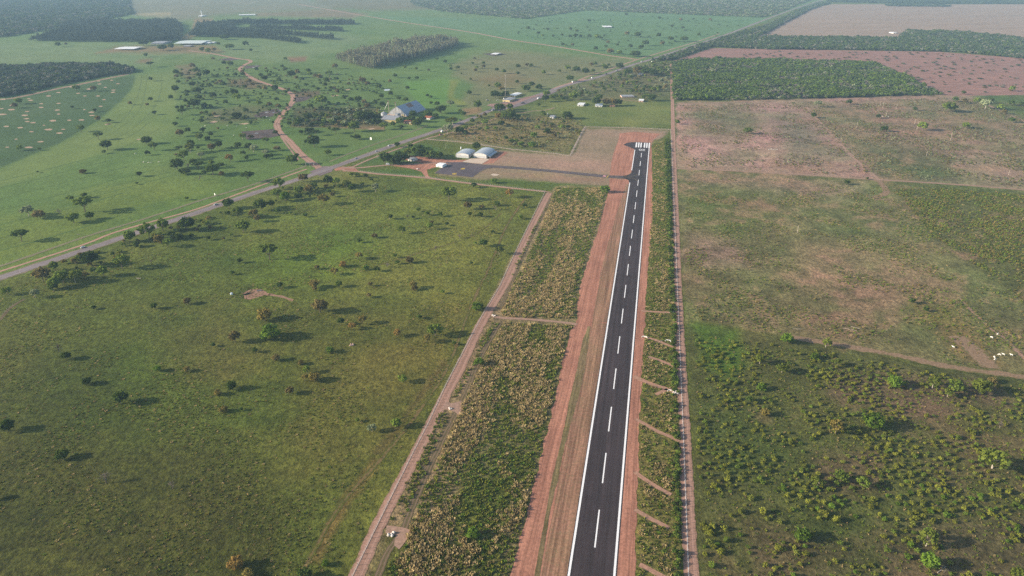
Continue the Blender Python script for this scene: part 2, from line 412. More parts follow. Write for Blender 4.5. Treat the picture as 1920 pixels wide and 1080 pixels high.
# colour rgb + grain (contrast of the turf)
C_NEAR = (0.094, 0.114, 0.016, 1)
C_FAR = (0.098, 0.158, 0.034, 0.55)
ZONES = [
    # name, polygon, colour, softness px, edge noise px
    ([(-2500, 1500), *HWY, (1700, -60), (-2500, -60)], C_FAR, 6, 3),
    ([(-2500, 700), (-420, 640), (0, 500), (250, 415), (450, 345), (420, 318), (300, 330), (120, 380), (0, 420), (-400, 500)], (0.120, 0.160, 0.026, 0.6), 30, 20),
    ([(330, 100), (560, 120), (720, 150), (740, 250), (560, 330), (440, 340), (310, 330), (320, 200)], (0.092, 0.145, 0.030, 0.6), 30, 15),
    # brownish pasture in the top middle
    ([(845, 118), (940, 95), (1190, 112), (1060, 158), (930, 195), (872, 217), (860, 190), (885, 160), (850, 140)], (0.150, 0.150, 0.060, 0.5), 10, 8),
    ([(880, 148), (960, 140), (1000, 150), (940, 165)], (0.158, 0.126, 0.050, 0.5), 8, 6),
    ([(690, 30), (985, 36), (1100, 20), (1430, 32), (1440, 38), (1310, 80), (1200, 108), (960, 75)], (0.090, 0.165, 0.055, 0.45), 3, 2),
    ([(-300, 88), (60, 80), (330, 80), (640, 60), (690, 80), (600, 105), (560, 120), (330, 100), (255, 125), (-300, 125)], (0.125, 0.175, 0.060, 0.4), 10, 6),
    ([(480, 24), (620, 16), (690, 26), (660, 34), (480, 30)], (0.158, 0.126, 0.055, 0.4), 3, 2),
    ([(560, -30), (1000, -30), (980, 12), (700, 20), (600, 14)], (0.130, 0.116, 0.044, 0.4), 4, 4),
    ([(240, -10), (560, -10), (620, 15), (480, 24), (400, 30), (330, 40), (250, 28)], (0.15, 0.145, 0.075, 0.4), 5, 4),
    # the two crop blocks on the left
    ([(0, 186), (130, 160), (255, 140), (249, 165), (225, 192), (185, 226), (110, 270), (0, 316), (-300, 420), (-300, 250)], (0.050, 0.094, 0.026, 0.5), 1.5, 1),
    ([(255, 141), (330, 130), (330, 240), (270, 262), (60, 330), (-200, 420), (0, 317), (110, 271), (186, 227), (226, 193), (250, 166)], (0.125, 0.175, 0.040, 0.35), 6, 3),
    ([(180, 100), (215, 88), (400, 84), (420, 98), (300, 100), (220, 98)], (0.177, 0.126, 0.052, 0.5), 5, 4),
    ([(255, 26), (320, 22), (320, 30), (270, 30)], (0.242, 0.213, 0.099, 0.5), 2, 2),
    ([(365, 34), (400, 34), (385, 60), (350, 76), (335, 74), (360, 55)], (0.186, 0.141, 0.061, 0.5), 3, 2),
    ([(265, 112), (285, 110), (280, 118), (252, 118)], (0.149, 0.107, 0.044, 0.5), 4, 3),
    ([(540, 108), (575, 106), (572, 115), (545, 117)], (0.177, 0.107, 0.050, 0.5), 3, 2),
    ([(330, 124), (360, 122), (375, 140), (345, 145)], (0.140, 0.116, 0.050, 0.5), 7, 5),
    ([(430, 148), (480, 146), (500, 158), (470, 166), (425, 160)], (0.121, 0.097, 0.041, 0.6), 6, 5),
    ([(760, 152), (830, 149), (860, 153), (848, 170), (835, 190), (790, 205), (770, 180)], (0.100, 0.190, 0.030, 0.35), 5, 2),
    ([(845, 150), (860, 152), (850, 180), (880, 198), (862, 196), (838, 184)], (0.158, 0.179, 0.033, 0.5), 4, 3),
    ([(868, 205), (900, 202), (905, 210), (872, 216)], (0.214, 0.136, 0.063, 0.5), 3, 3),
    ([(545, 234), (650, 232), (720, 236), (720, 244), (640, 240), (545, 238)], (0.186, 0.121, 0.052, 0.5), 2, 2),
    ([(548, 172), (600, 168), (600, 178), (570, 190), (552, 194)], (0.121, 0.092, 0.044, 0.6), 4, 4),
    ([(400, 205), (500, 197), (520, 214), (430, 232), (380, 228)], (0.093, 0.102, 0.033, 0.6), 8, 6),
    ([(550, 200), (712, 200), (715, 236), (545, 238)], (0.079, 0.082, 0.028, 0.8), 6, 5),
    # highway verge, near side, and scrub between it and the airfield
    ([(480, 372), (640, 318), (760, 272), (900, 226), (990, 192), (1080, 190), (1090, 240), (1066, 286), (960, 277), (800, 262), (640, 326), (560, 352)], (0.093, 0.107, 0.025, 0.9), 8, 5),
    ([(905, 224), (985, 216), (1088, 224), (1096, 236), (1068, 288), (960, 276), (830, 258), (850, 246)], (0.190, 0.140, 0.055, 1.1), 8, 6),
    ([(980, 196), (1045, 190), (1160, 186), (1258, 190), (1256, 238), (1098, 235), (1070, 218), (1010, 212)], (0.140, 0.152, 0.036, 0.7), 6, 4),
    ([(1040, 180), (1075, 162), (1185, 125), (1258, 114), (1260, 188), (1100, 186)], (0.125, 0.118, 0.045, 0.9), 8, 6),
    ([(668, 316), (760, 318), (800, 322), (806, 333), (700, 324)], (0.056, 0.107, 0.017, 0.8), 4, 3),
    ([(660, 312), (700, 296), (760, 272), (800, 268), (830, 280), (800, 300), (720, 310)], (0.065, 0.112, 0.020, 0.7), 5, 3),
    # mown dry grass inside the airfield
    ([(1097, 239), (1257, 244), (1240, 258), (1200, 280), (1190, 330), (1143, 352), (1060, 346), (985, 342), (900, 338), (822, 328), (835, 310), (880, 305), (905, 288), (930, 280), (962, 283), (1072, 294)], (0.265, 0.180, 0.118, 0.5), 4, 3),
    ([(900, 322), (1135, 333), (1140, 344), (1060, 340), (985, 332)], (0.300, 0.175, 0.120, 0.5), 4, 3),
    ([(880, 307), (960, 308), (1148, 326), (1150, 300), (1080, 305), (960, 295), (930, 296)], (0.290, 0.180, 0.125, 0.5), 5, 4),
    ([(930, 334), (1040, 342), (1142, 350), (1140, 358), (1030, 356), (890, 342)], (0.079, 0.112, 0.019, 0.8), 4, 3),
    # near pasture: greener by the middle, browner towards the lower left, darker at the edge
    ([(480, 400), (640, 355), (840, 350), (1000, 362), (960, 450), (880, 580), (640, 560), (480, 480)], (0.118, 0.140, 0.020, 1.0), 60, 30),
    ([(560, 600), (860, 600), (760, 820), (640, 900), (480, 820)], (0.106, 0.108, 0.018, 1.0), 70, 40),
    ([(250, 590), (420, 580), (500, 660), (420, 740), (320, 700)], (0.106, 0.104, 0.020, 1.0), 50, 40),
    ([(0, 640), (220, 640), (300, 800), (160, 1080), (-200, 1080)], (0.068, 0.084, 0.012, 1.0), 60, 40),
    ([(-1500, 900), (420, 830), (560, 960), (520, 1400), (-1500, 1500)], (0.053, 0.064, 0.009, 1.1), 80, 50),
    ([(470, 470), (640, 440), (700, 470), (600, 530), (480, 545)], (0.110, 0.150, 0.016, 0.9), 40, 30),
    ([(575, 1055), (640, 930), (700, 860), (716, 862), (660, 940), (600, 1056)], (0.158, 0.121, 0.030, 1), 8, 6),
    ([(700, 850), (760, 770), (830, 680), (838, 684), (772, 776), (718, 856)], (0.093, 0.082, 0.019, 1), 8, 6),
    # tall-grass belts beside the runway
    ([(1043, 350), (1142, 350), (1130, 400), (1105, 480), (1087, 540), (1080, 604), (1068, 620), (1050, 700), (1026, 806), (990, 950), (957, 1080), (915, 1260), (560, 1260), (655, 1080), (756, 900), (830, 745), (900, 600), (960, 480), (1030, 362)], (0.215, 0.172, 0.075, 1.2), 3, 3),
    ([(1030, 605), (1068, 610), (1050, 700), (1010, 860), (960, 1000), (890, 1260), (640, 1260), (730, 1000), (830, 1000), (940, 760), (900, 680), (930, 620)], (0.088, 0.102, 0.018, 1.2), 25, 20),
    ([(840, 800), (985, 790), (1000, 850), (930, 900), (850, 880)], (0.144, 0.136, 0.047, 1), 20, 16),
    ([(1226, 262), (1256, 262), (1266, 540), (1274, 810), (1280, 1260), (1190, 1260), (1196, 810), (1211, 540)], (0.130, 0.128, 0.030, 1.2), 2, 2),
    # right-hand fields
    ([(1268, 192), (1780, 178), (2900, 150), (2900, 420), (1920, 356), (1650, 337), (1268, 316)], (0.330, 0.205, 0.150, 0.9), 4, 3),
    ([(1500, 196), (1800, 182), (2900, 160), (2900, 420), (1920, 352), (1650, 336)], (0.185, 0.145, 0.075, 0.9), 14, 10),
    ([(1300, 196), (1400, 200), (1440, 230), (1390, 262), (1290, 250)], (0.170, 0.140, 0.075, 0.9), 20, 14),
    ([(1430, 210), (1500, 215), (1600, 300), (1480, 290)], (0.165, 0.140, 0.085, 0.9), 24, 16),
    ([(1600, 260), (1740, 280), (1800, 345), (1650, 332)], (0.120, 0.112, 0.048, 1.0), 20, 14),
    ([(1780, 290), (1860, 290), (1960, 345), (1860, 346), (1800, 330)], (0.260, 0.175, 0.118, 0.8), 14, 10),
    ([(1810, 172), (2900, 120), (2900, 240), (1960, 235), (1870, 205)], (0.079, 0.112, 0.023, 0.8), 10, 6),
    ([(1268, 320), (1650, 340), (1920, 360), (2900, 430), (2900, 800), (1920, 706), (1740, 680), (1540, 640), (1285, 600)], (0.155, 0.142, 0.052, 1.0), 5, 4),
    ([(1270, 322), (1400, 328), (1620, 344), (1640, 372), (1480, 366), (1290, 350)], (0.215, 0.155, 0.090, 1.0), 16, 12),
    ([(1300, 360), (1420, 360), (1450, 420), (1390, 455), (1300, 420)], (0.115, 0.132, 0.034, 1.0), 26, 18),
    ([(1290, 440), (1380, 450), (1420, 500), (1330, 505), (1285, 480)], (0.215, 0.150, 0.090, 1.0), 24, 18),
    ([(1500, 430), (1690, 440), (1740, 540), (1600, 590), (1480, 520)], (0.205, 0.165, 0.072, 1.0), 40, 26),
    ([(1650, 342), (1930, 362), (2500, 470), (2500, 600), (1920, 566), (1830, 500), (1745, 440), (1690, 372)], (0.108, 0.100, 0.030, 1.1), 8, 7),
    ([(1720, 560), (1810, 600), (1880, 690), (1830, 688), (1760, 640)], (0.186, 0.131, 0.050, 0.9), 14, 10),
    ([(1700, 560), (1790, 570), (1800, 620), (1720, 610)], (0.191, 0.160, 0.047, 0.9), 16, 10),
    ([(1285, 602), (1540, 642), (1740, 682), (1920, 708), (2900, 820), (2900, 1500), (1310, 1300), (1300, 810)], (0.082, 0.094, 0.022, 1.0), 5, 4),
    ([(1298, 608), (1380, 616), (1400, 680), (1375, 722), (1320, 690)], (0.074, 0.136, 0.012, 0.8), 16, 10),
    ([(1320, 740), (1460, 760), (1500, 860), (1360, 900), (1315, 830)], (0.066, 0.088, 0.018, 1.0), 30, 20),
    ([(1560, 690), (1860, 705), (1900, 760), (1700, 770), (1560, 740)], (0.118, 0.094, 0.042, 1.0), 20, 14),
    ([(1520, 860), (1640, 850), (1660, 920), (1540, 930)], (0.118, 0.090, 0.040, 1.0), 22, 16),
    ([(1640, 1000), (1960, 950), (1960, 1160), (1660, 1160)], (0.106, 0.086, 0.036, 1.0), 34, 24),
    ([(1400, 980), (1640, 1000), (1640, 1080), (1420, 1080)], (0.098, 0.084, 0.032, 1.0), 30, 24),
]

def sdf_poly(poly, X, Y):
    """signed distance (positive inside)"""
    d = np.full(X.shape, 1e9); inside = np.zeros(X.shape, bool)
    n = len(poly)
    for i in range(n):
        ax, ay = poly[i]; bx, by = poly[(i + 1) % n]
        ex, ey = bx - ax, by - ay
        wx, wy = X - ax, Y - ay
        t = np.clip((wx * ex + wy * ey) / (ex * ex + ey * ey + 1e-9), 0, 1)
        d = np.minimum(d, (wx - ex * t) ** 2 + (wy - ey * t) ** 2)
        c = ((ay <= Y) & (by > Y)) | ((by <= Y) & (ay > Y))
        xi = ax + (Y - ay) / (ey + 1e-12) * ex
        inside ^= c & (X < xi)
    return np.where(inside, 1, -1) * np.sqrt(d)

_perm = np.random.default_rng(5).permutation(4096)
_vals = np.random.default_rng(6).random(4096)
def vnoise(x, y):
    xi, yi = np.floor(x).astype(np.int64), np.floor(y).astype(np.int64)
    xf, yf = x - xi, y - yi
    xf = xf * xf * (3 - 2 * xf); yf = yf * yf * (3 - 2 * yf)
    def h(a, b): return _vals[_perm[(_perm[a & 4095] + b) & 4095]]
    return (h(xi, yi) * (1 - xf) + h(xi + 1, yi) * xf) * (1 - yf) + (h(xi, yi + 1) * (1 - xf) + h(xi + 1, yi + 1) * xf) * yf
def fbm(x, y, s, oct=5):
    r = np.zeros_like(x); a = 0.5; t = 0
    for k in range(oct):
        r += a * vnoise(x * s + 17.3 * k, y * s - 9.1 * k); t += a; a *= 0.55; s *= 2.03
    return r / t - 0.5

def build_ground():
    ys = np.concatenate([np.arange(-46, -10, 2.0), np.arange(-10, 420, 2.0), np.arange(420, 1120, 3.0), np.arange(1120, 1500, 20.0)])
    xs = np.concatenate([np.arange(-2200, -60, 40.0), np.arange(-60, 1980, 3.0), np.arange(1980, 3900, 40.0)])
    PX, PY = np.meshgrid(xs, ys)
    u, v = (PX - 960) / F, (PY - 540) / F
    t = HC / (ST + v * CT)
    GX, GY = u * t, t * (CT - v * ST)
    # rows under and behind the viewpoint
    ex = []
    for gy, w in ((60, 900), (-300, 1600), (-1500, 3500)):
        ex.append((np.linspace(-w, w, len(xs)), np.full(len(xs), float(gy))))
    GX = np.vstack([GX] + [e[0][None] for e in ex]); GY = np.vstack([GY] + [e[1][None] for e in ex])
    PX = np.vstack([PX] + [xs[None]] * 3); PY = np.vstack([PY] + [np.full((1, len(xs)), 1500.0)] * 3)
    col = np.empty(PX.shape + (4,)); col[:] = C_NEAR
    pxm = HC / CT / np.maximum(PY + 77, 20)
    nz = [fbm(GX, GY, 1 / 260.0), fbm(GX + 900, GY, 1 / 60.0), fbm(GX, GY + 500, 1 / 14.0, 4)]
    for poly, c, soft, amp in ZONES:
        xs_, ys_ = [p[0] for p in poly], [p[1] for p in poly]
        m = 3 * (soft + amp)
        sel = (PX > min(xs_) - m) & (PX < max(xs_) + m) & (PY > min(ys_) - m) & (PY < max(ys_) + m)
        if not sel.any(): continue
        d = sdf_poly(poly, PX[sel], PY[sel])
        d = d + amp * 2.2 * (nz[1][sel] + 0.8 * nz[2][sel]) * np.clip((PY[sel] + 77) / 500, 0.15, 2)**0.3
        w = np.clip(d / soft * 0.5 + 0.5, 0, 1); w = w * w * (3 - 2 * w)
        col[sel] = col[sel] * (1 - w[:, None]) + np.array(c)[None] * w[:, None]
    # broad patchiness of the turf: greener and browner ground
    r = nz[0] * 1.3 + nz[1] * 0.9
    g = col[..., 3]
    f = 0.85 * np.clip(r, -0.6, 0.6) * np.clip(g, 0.3, 1.0)
    col[..., 0] *= 1 + 0.55 * f; col[..., 1] *= 1 + 0.10 * f; col[..., 2] *= 1 + 0.55 * f
    k = 1 + 0.65 * nz[2] * np.clip(g, 0.3, 1.2) + 0.35 * nz[1]
    col[..., :3] *= k[..., None]
    # soil showing through on the right-hand fields
    right = sdf_poly([(1266, 190), (1800, 178), (2900, 160), (2900, 1500), (1310, 1300), (1290, 800)], PX, PY) > 0
    bare = np.clip((nz[1] * 1.2 + nz[2] * 0.9 + fbm(GX, GY, 1 / 120.0) - 0.10) * 4.5, 0, 1) * right * (0.58 - 0.20 * np.clip((PY - 600) / 80, 0, 1))
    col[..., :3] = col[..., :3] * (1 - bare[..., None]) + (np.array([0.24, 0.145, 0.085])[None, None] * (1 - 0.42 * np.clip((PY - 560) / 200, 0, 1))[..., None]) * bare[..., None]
    rm = (right * np.clip((660 - PY) / 60, 0.25, 1))
    col[..., :3] *= (1 + rm * (0.60 * nz[2] + 0.28 * fbm(GX + 300, GY - 200, 1 / 32., 4)))[..., None]
    gz = fbm(GX - 700, GY + 90, 1 / 75., 4) * rm
    col[..., 0] *= 1 - 0.42 * gz; col[..., 1] *= 1 + 0.06 * gz; col[..., 2] *= 1 - 0.42 * gz
    # base tone slightly darker and less green towards the viewer
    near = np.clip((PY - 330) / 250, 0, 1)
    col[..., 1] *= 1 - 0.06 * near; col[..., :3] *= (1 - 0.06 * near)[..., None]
    h, w = PX.shape
    idx = np.arange(h * w).reshape(h, w)
    q = np.stack([idx[:-1, :-1], idx[:-1, 1:], idx[1:, 1:], idx[1:, :-1]], -1).reshape(-1, 4)
    me = bpy.data.meshes.new('ground')
    co = np.stack([GX, GY, np.zeros_like(GX)], -1).reshape(-1, 3)
    me.vertices.add(len(co)); me.vertices.foreach_set('co', co.ravel().astype(np.float32))
    me.loops.add(q.size); me.loops.foreach_set('vertex_index', q[:, ::-1].ravel().astype(np.int32))
    me.polygons.add(len(q)); me.polygons.foreach_set('loop_start', np.arange(0, q.size, 4, dtype=np.int32))
    me.update(); me.validate()
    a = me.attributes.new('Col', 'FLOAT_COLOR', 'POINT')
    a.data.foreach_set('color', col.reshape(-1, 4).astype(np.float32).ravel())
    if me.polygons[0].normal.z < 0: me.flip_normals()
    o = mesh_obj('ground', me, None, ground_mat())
    tag(o, 'flat green and brown pasture reaching to the hazy far edge', 'ground', None, 'structure')
build_ground()

# ------------------------------------------------------------------ bare earth, ploughland, tracks
RED = soil_mat('red_earth', (0.37, 0.172, 0.112), (0.315, 0.142, 0.094), 0.22, 0.02, grass=(0.16, 0.14, 0.07), gamt=0.10)
REDG = soil_mat('red_earth_grassy', (0.270, 0.142, 0.090), (0.240, 0.138, 0.080), 0.30, 0.02, grass=(0.17, 0.14, 0.07), gamt=0.5)
PINK = soil_mat('ploughed_red', (0.29, 0.145, 0.112), (0.235, 0.128, 0.098), 0.15, 0.08, grass=(0.10, 0.10, 0.06), gamt=0.45, rot=math.radians(75), sscale=.25)
PALEP = soil_mat('stubble_pink', (0.30, 0.20, 0.145), (0.25, 0.185, 0.13), 0.14, 0.08, grass=(0.22, 0.20, 0.12), gamt=0.4, rot=math.radians(80), sscale=.12)
BURNT = soil_mat('burnt_ground', (0.070, 0.052, 0.048), (0.11, 0.080, 0.070), 0.0)
SAND = soil_mat('sandy_soil', (0.40, 0.29, 0.19), (0.36, 0.24, 0.16), 0.0)
PATH = soil_mat('pale_path', (0.33, 0.205, 0.145), (0.30, 0.19, 0.14), 0.0, grass=(0.12, 0.12, 0.05), gamt=0.4)
CONC = soil_mat('concrete_slab', (0.52, 0.42, 0.32), (0.50, 0.39, 0.30), 0.0, grain=0.12)
CUT = soil_mat('drain_soil', (0.36, 0.20, 0.135), (0.33, 0.19, 0.13), 0.0, grass=(0.14, 0.13, 0.05), gamt=0.3)
ROADDIRT = track_mat('dirt_road', (0.33, 0.190, 0.132), (0.40, 0.25, 0.182), (0.16, 0.12, 0.07), 0.3)
PERIM = track_mat('perimeter_dirt', (0.335, 0.192, 0.138), (0.39, 0.235, 0.172), (0.20, 0.13, 0.08), 0.5, (0.28, 0.74), (0.14, 0.12, 0.05))
GRASSTRK = track_mat('grass_track', (0.13, 0.095, 0.048), (0.215, 0.145, 0.098), (0.09, 0.09, 0.03), 0.9, (0.25, 0.75), (0.085, 0.09, 0.03))
REDROAD = track_mat('red_road', (0.38, 0.225, 0.165), (0.42, 0.24, 0.165), (0.30, 0.17, 0.11), 0.3)
FIELDTRK = track_mat('field_track', (0.28, 0.178, 0.125), (0.34, 0.22, 0.155), (0.15, 0.12, 0.06), 0.7, (0.3, 0.7), (0.15, 0.13, 0.07))
FAINT = faint_track_mat('faint_track', (0.27, 0.165, 0.115), (0.105, 0.100, 0.038), .5)
FAINT2 = faint_track_mat('faint_track_wide', (0.225, 0.148, 0.090), (0.118, 0.108, 0.036), .10)
FENCELINE = track_mat('fence_margin', (0.20, 0.17, 0.09), (0.22, 0.19, 0.11), (0.12, 0.12, 0.05), 0.5, (0.3, 0.7), (0.10, 0.11, 0.04))

# ploughed and stubble fields far to the right
sheet('ploughed_field', [(1262, 114), (1335, 90), (1440, 92), (1760, 97), (1930, 110), (2700, 130), (2700, 150), (1920, 178), (1775, 180), (1640, 119), (1440, 112)], PINK, 0.05, 3, 'red ploughed field with dark tufts behind the green forest block', 'field')
sheet('stubble_field', [(1416, 70), (1470, 36), (1508, 18), (1560, 8), (1930, 8), (2800, 10), (2800, 90), (1925, 72), (1800, 62), (1702, 59), (1690, 71)], PALEP, 0.05, 5, 'pale pink stubble field near the top right corner', 'field')
# burnt or dark trampled patches
for k, (pp, lab) in enumerate([
    ([(452, 247), (512, 242), (526, 254), (507, 258), (464, 262)], 'dark trampled ground beside the bend of the dirt road'),
    ([(475, 217), (490, 210), (520, 203), (528, 211), (508, 219), (482, 220)], 'dark trampled ground strewn with white pieces above the road bend'),
    ([(408, 112), (430, 108.5), (449, 111.5), (428, 114)], 'dark patch by the farthest bend of the dirt road'),
    ([(460, 123), (491, 122.5), (482, 127), (459, 129)], 'dark patch with a white trough right of the far dirt road'),
    ([(903, 101), (930, 99), (950, 102), (926, 105)], 'dark trodden ground around the small white shed'),
    ([(550, 183), (585, 181), (574, 188), (556, 191)], 'dark patch beside the top of the red road bend')]):
    sheet('trodden_ground', pp, BURNT, 0.10, 1.5, lab, 'bare ground', step=2)

# sandy spots in the dark crop block: (crop pixel at 4x)
spots = [(740, 608, 26), (745, 630, 34), (885, 628, 28), (838, 602, 28), (670, 668, 50), (440, 694, 34), (585, 700, 38), (850, 676, 34), (848, 692, 36), (365, 720, 46),
         (735, 720, 34), (215, 740, 30), (230, 753, 44), (440, 775, 34), (780, 747, 30), (310, 778, 30), (308, 806, 44), (85, 822, 60), (205, 836, 38), (430, 826, 44),
         (440, 856, 34), (632, 822, 26), (685, 842, 48), (690, 866, 44), (20, 858, 60), (185, 865, 56), (200, 890, 40), (250, 920, 46), (395, 905, 60), (610, 900, 48),
         (520, 902, 40), (205, 912, 40), (50, 948, 44), (150, 958, 50), (475, 970, 36), (365, 972, 66), (445, 998, 54), (235, 988, 36), (305, 1063, 50), (120, 1044, 26),
         (90, 790, 50), (25, 745, 50), (15, 815, 30), (530, 652, 36), (790, 655, 30), (635, 720, 30), (755, 797, 36), (815, 930, 40), (330, 940, 24), (55, 1104, 30), (215, 1106, 60)]
for (sx, sy, sw) in spots:
    x, y, w = sx / 4, sy / 4, sw / 8
    hgt = w * 0.16 + 0.35
    pts = []
    for k in range(10):
        a = 2 * math.pi * k / 10
        pts.append((x + w * math.cos(a) * random.uniform(.75, 1.1) + hgt * math.sin(a) * .6, y - hgt * math.sin(a) * random.uniform(.8, 1.1)))
    sheet('sandy_patch', pts, SAND, 0.10, 0.8, 'pale sandy spot in the dark green crop block at far left', 'bare ground', step=2, group='sandy spots in the crop block')
for pts, lab in [([(391, 230), (402, 226.5), (408, 228), (400, 231)], 'pale sand streak left of the two dark trees on the slope'),
            ([(446, 232.5), (462, 230.5), (469, 231), (460, 233.5)], 'pale sand streak below the pair of dark trees'),
            ([(400, 217.5), (412, 216), (414, 217), (404, 219)], 'small sand streak beside the scattered trees'),
            ([(646, 168.5), (656, 166.5), (657, 168), (648, 169.5)], 'pale oblong sand strip in the green pasture'),
            ([(620, 180), (632, 178), (636, 179), (624, 181)], 'reddish sand strip right of the dark trampled patch'),
            ([(689, 242), (700, 240), (703, 242), (694, 243.5)], 'pale sand spot left of the yellow building trees'),
            ([(256, 261), (264, 260), (265, 261.5), (258, 262.5)], 'lone sand spot in the pale green strip'),
            ([(195, 233), (206, 231.5), (208, 233), (199, 234.5)], 'sand spot beside the dark crop edge')]:
    sheet('sandy_patch', pts, SAND, 0.10, 0.6, lab, 'bare ground', step=2)
# strip of bare ground along the dark wood on the left
strip('field_track', [(-80, 192), (0, 187), (40, 181), (100, 168), (160, 156), (245, 138)], 14, FIELDTRK, 0.08, 2.5, 'pale track along the foot of the dark wood at left', 'track')

# airfield earth
LE = [(1160, 249), (1215, 247), (1240, 252), (1226, 265)]
sheet('red_earth', [(1162, 250), (1190, 247), (1238, 251), (1230, 258), (1222, 268), (1224, 400), (1212, 540), (1198, 810), (1190, 1080), (1186, 1260), (1080, 1260), (1062, 1080), (1122, 700), (1150, 540), (1179, 345), (1178, 338), (1143, 331), (1146, 305), (1152, 282), (1159, 264)],
      RED, 0.06, 1.2, 'red bare earth around the runway end and along its right edge', 'bare ground')
sheet('red_earth', [(1143, 334), (1180, 338), (1181, 345), (1150, 540), (1124, 700), (1101, 850), (1068, 1080), (1040, 1260), (910, 1260), (957, 1080), (975, 1010), (990, 950), (1010, 870), (1027, 806), (1040, 750), (1050, 700), (1060, 660), (1068, 622), (1080, 606), (1083, 580), (1087, 540), (1096, 510), (1105, 480), (1118, 440), (1130, 400), (1140, 360)],
      RED, 0.066, 1.4, 'broad red graded strip along the left side of the runway', 'bare ground')
sheet('red_earth', [(1111, 606), (1141, 606), (1124, 700), (1101, 850), (1067, 1080), (1040, 1260), (985, 1260), (1014, 1080), (1040, 940), (1066, 806), (1085, 700)],
      REDG, 0.08, 0.6, 'browner graded strip between the grass swale and the runway', 'bare ground')
sheet('grass_verge', [(1107, 612), (1104, 645), (1095, 700), (1086, 740), (1066, 806), (1050, 880), (1030, 970), (1012, 1080), (990, 1260), (975, 1260), (1002, 1080), (1016, 1000), (1030, 920), (1044, 860), (1056, 810), (1070, 740), (1082, 690), (1092, 640), (1103, 612)],
      soil_mat('swale_grass', (0.150, 0.118, 0.050), (0.175, 0.125, 0.065), 0.3, 0.05), 0.10, 0.5, 'narrow green grass swale in the red earth strip', 'verge')
sheet('red_earth', [(1174, 345), (1179, 346), (1150, 540), (1140, 604), (1110, 606), (1128, 500), (1150, 420)], REDG, 0.08, 0.8, 'brown graded earth against the left runway edge', 'bare ground')
sheet('red_earth', [(770, 292), (830, 298), (856, 300), (884, 299), (867, 304), (845, 306), (832, 310), (812, 309), (790, 305), (760, 300), (745, 296)], RED, 0.062, 1.0, 'red yard before the hangars', 'bare ground')
sheet('red_earth', [(917, 299), (930, 290), (945, 284), (953, 286), (938, 296), (925, 306), (904, 308)], RED, 0.064, 1.0, 'red earth right of the larger hangar', 'bare ground')
sheet('red_earth', [(735, 311), (800, 306), (822, 312), (800, 318), (804, 330), (812, 336), (800, 335), (790, 322), (770, 316)], RED, 0.07, 0.8, 'red earth patch joining the apron and the fence', 'bare ground')
sheet('red_earth', [(626, 314), (660, 312), (672, 320), (640, 322), (655, 318), (628, 320)], RED, 0.07, 0.8, 'red earth at the mouth of the airfield access', 'bare ground')
sheet('red_earth', [(955, 192), (985, 182), (1012, 178), (1030, 172), (1022, 176), (990, 186), (965, 196), (948, 202), (925, 200), (912, 198), (918, 195)], soil_mat('red_lot', (0.30, 0.175, 0.14), (0.25, 0.155, 0.13)), 0.20, 0.6, 'reddish dusty lot around the yellow checkpoint buildings', 'bare ground')
sheet('red_earth', [(456, 550), (470, 542), (488, 541.5), (502, 549), (530, 554), (551, 562), (547, 564.5), (522, 556.5), (497, 554), (482, 558), (470, 561), (457, 560.5)], soil_mat('clearing_earth', (0.30, 0.165, 0.115), (0.26, 0.155, 0.10), grass=(0.12, 0.12, 0.035), gamt=0.6), 0.05, 1.3, 'small bare red clearing in the near pasture', 'bare ground')

strip('dirt_path', [(1222, 264), (1232, 258), (1245, 253), (1252, 251)], 2.2, PATH, 0.09, 0.2, 'pale path from the runway end to the corner', 'path')
# tracks
WTRK = [(600, 1190), (668, 1080), (707, 990), (756, 897), (800, 812), (830, 752), (866, 682), (895, 620), (924, 570), (948, 530), (985, 450), (1024, 372), (1030, 362)]
strip('dirt_road', WTRK, 9.0, PERIM, 0.10, 0.7, 'pale dirt perimeter road left of the runway', 'road')
strip('dirt_road', [(1030, 361), (1020, 359), (960, 353), (880, 344), (800, 334), (705, 326), (672, 322), (648, 320), (640, 316)], 5.5, PERIM, 0.11, 0.5, 'dirt perimeter road along the south fence of the airfield', 'road')
strip('dirt_road', [(1310, 1260), (1296, 1080), (1290, 950), (1284, 810), (1278, 700), (1272, 560), (1267, 400), (1262.5, 270), (1261, 200), (1259.5, 160), (1258.5, 120)], 8.0, PERIM, 0.10, 0.7, 'straight dirt road right of the runway', 'road')
strip('grass_track', [(1032, 372), (1014, 410), (985, 470), (955, 540), (936, 582)], 3.5, GRASSTRK, 0.09, 0.5, 'worn grass track beside the perimeter road, upper length', 'track')
strip('grass_track', [(937, 606), (910, 652), (892, 690), (880, 720), (866, 752), (850, 785), (830, 825), (792, 905), (764, 975), (752, 1000), (728, 1035), (708, 1080), (650, 1200)], 4.2, GRASSTRK, 0.09, 0.5, 'worn grass track beside the perimeter road, lower length', 'track')
sheet('dirt_patch', [(725, 985), (752, 988), (774, 994), (762, 1012), (748, 1030), (738, 1022), (742, 1004), (722, 1000)], PATH, 0.115, 0.4, 'pale dirt crossing between road and track near the bottom', 'track')
sheet('dirt_patch', [(838, 752), (846, 756), (866, 752), (868, 768), (862, 780), (852, 772), (838, 768), (828, 766)], PATH, 0.115, 0.4, 'pale dirt crossing between road and track further up', 'track')
strip('dirt_path', [(922, 592), (940, 596), (980, 598), (1020, 601), (1050, 604), (1082, 608)], 4.0, PATH, 0.10, 0.5, 'dirt path across the tall grass to the red strip', 'path')
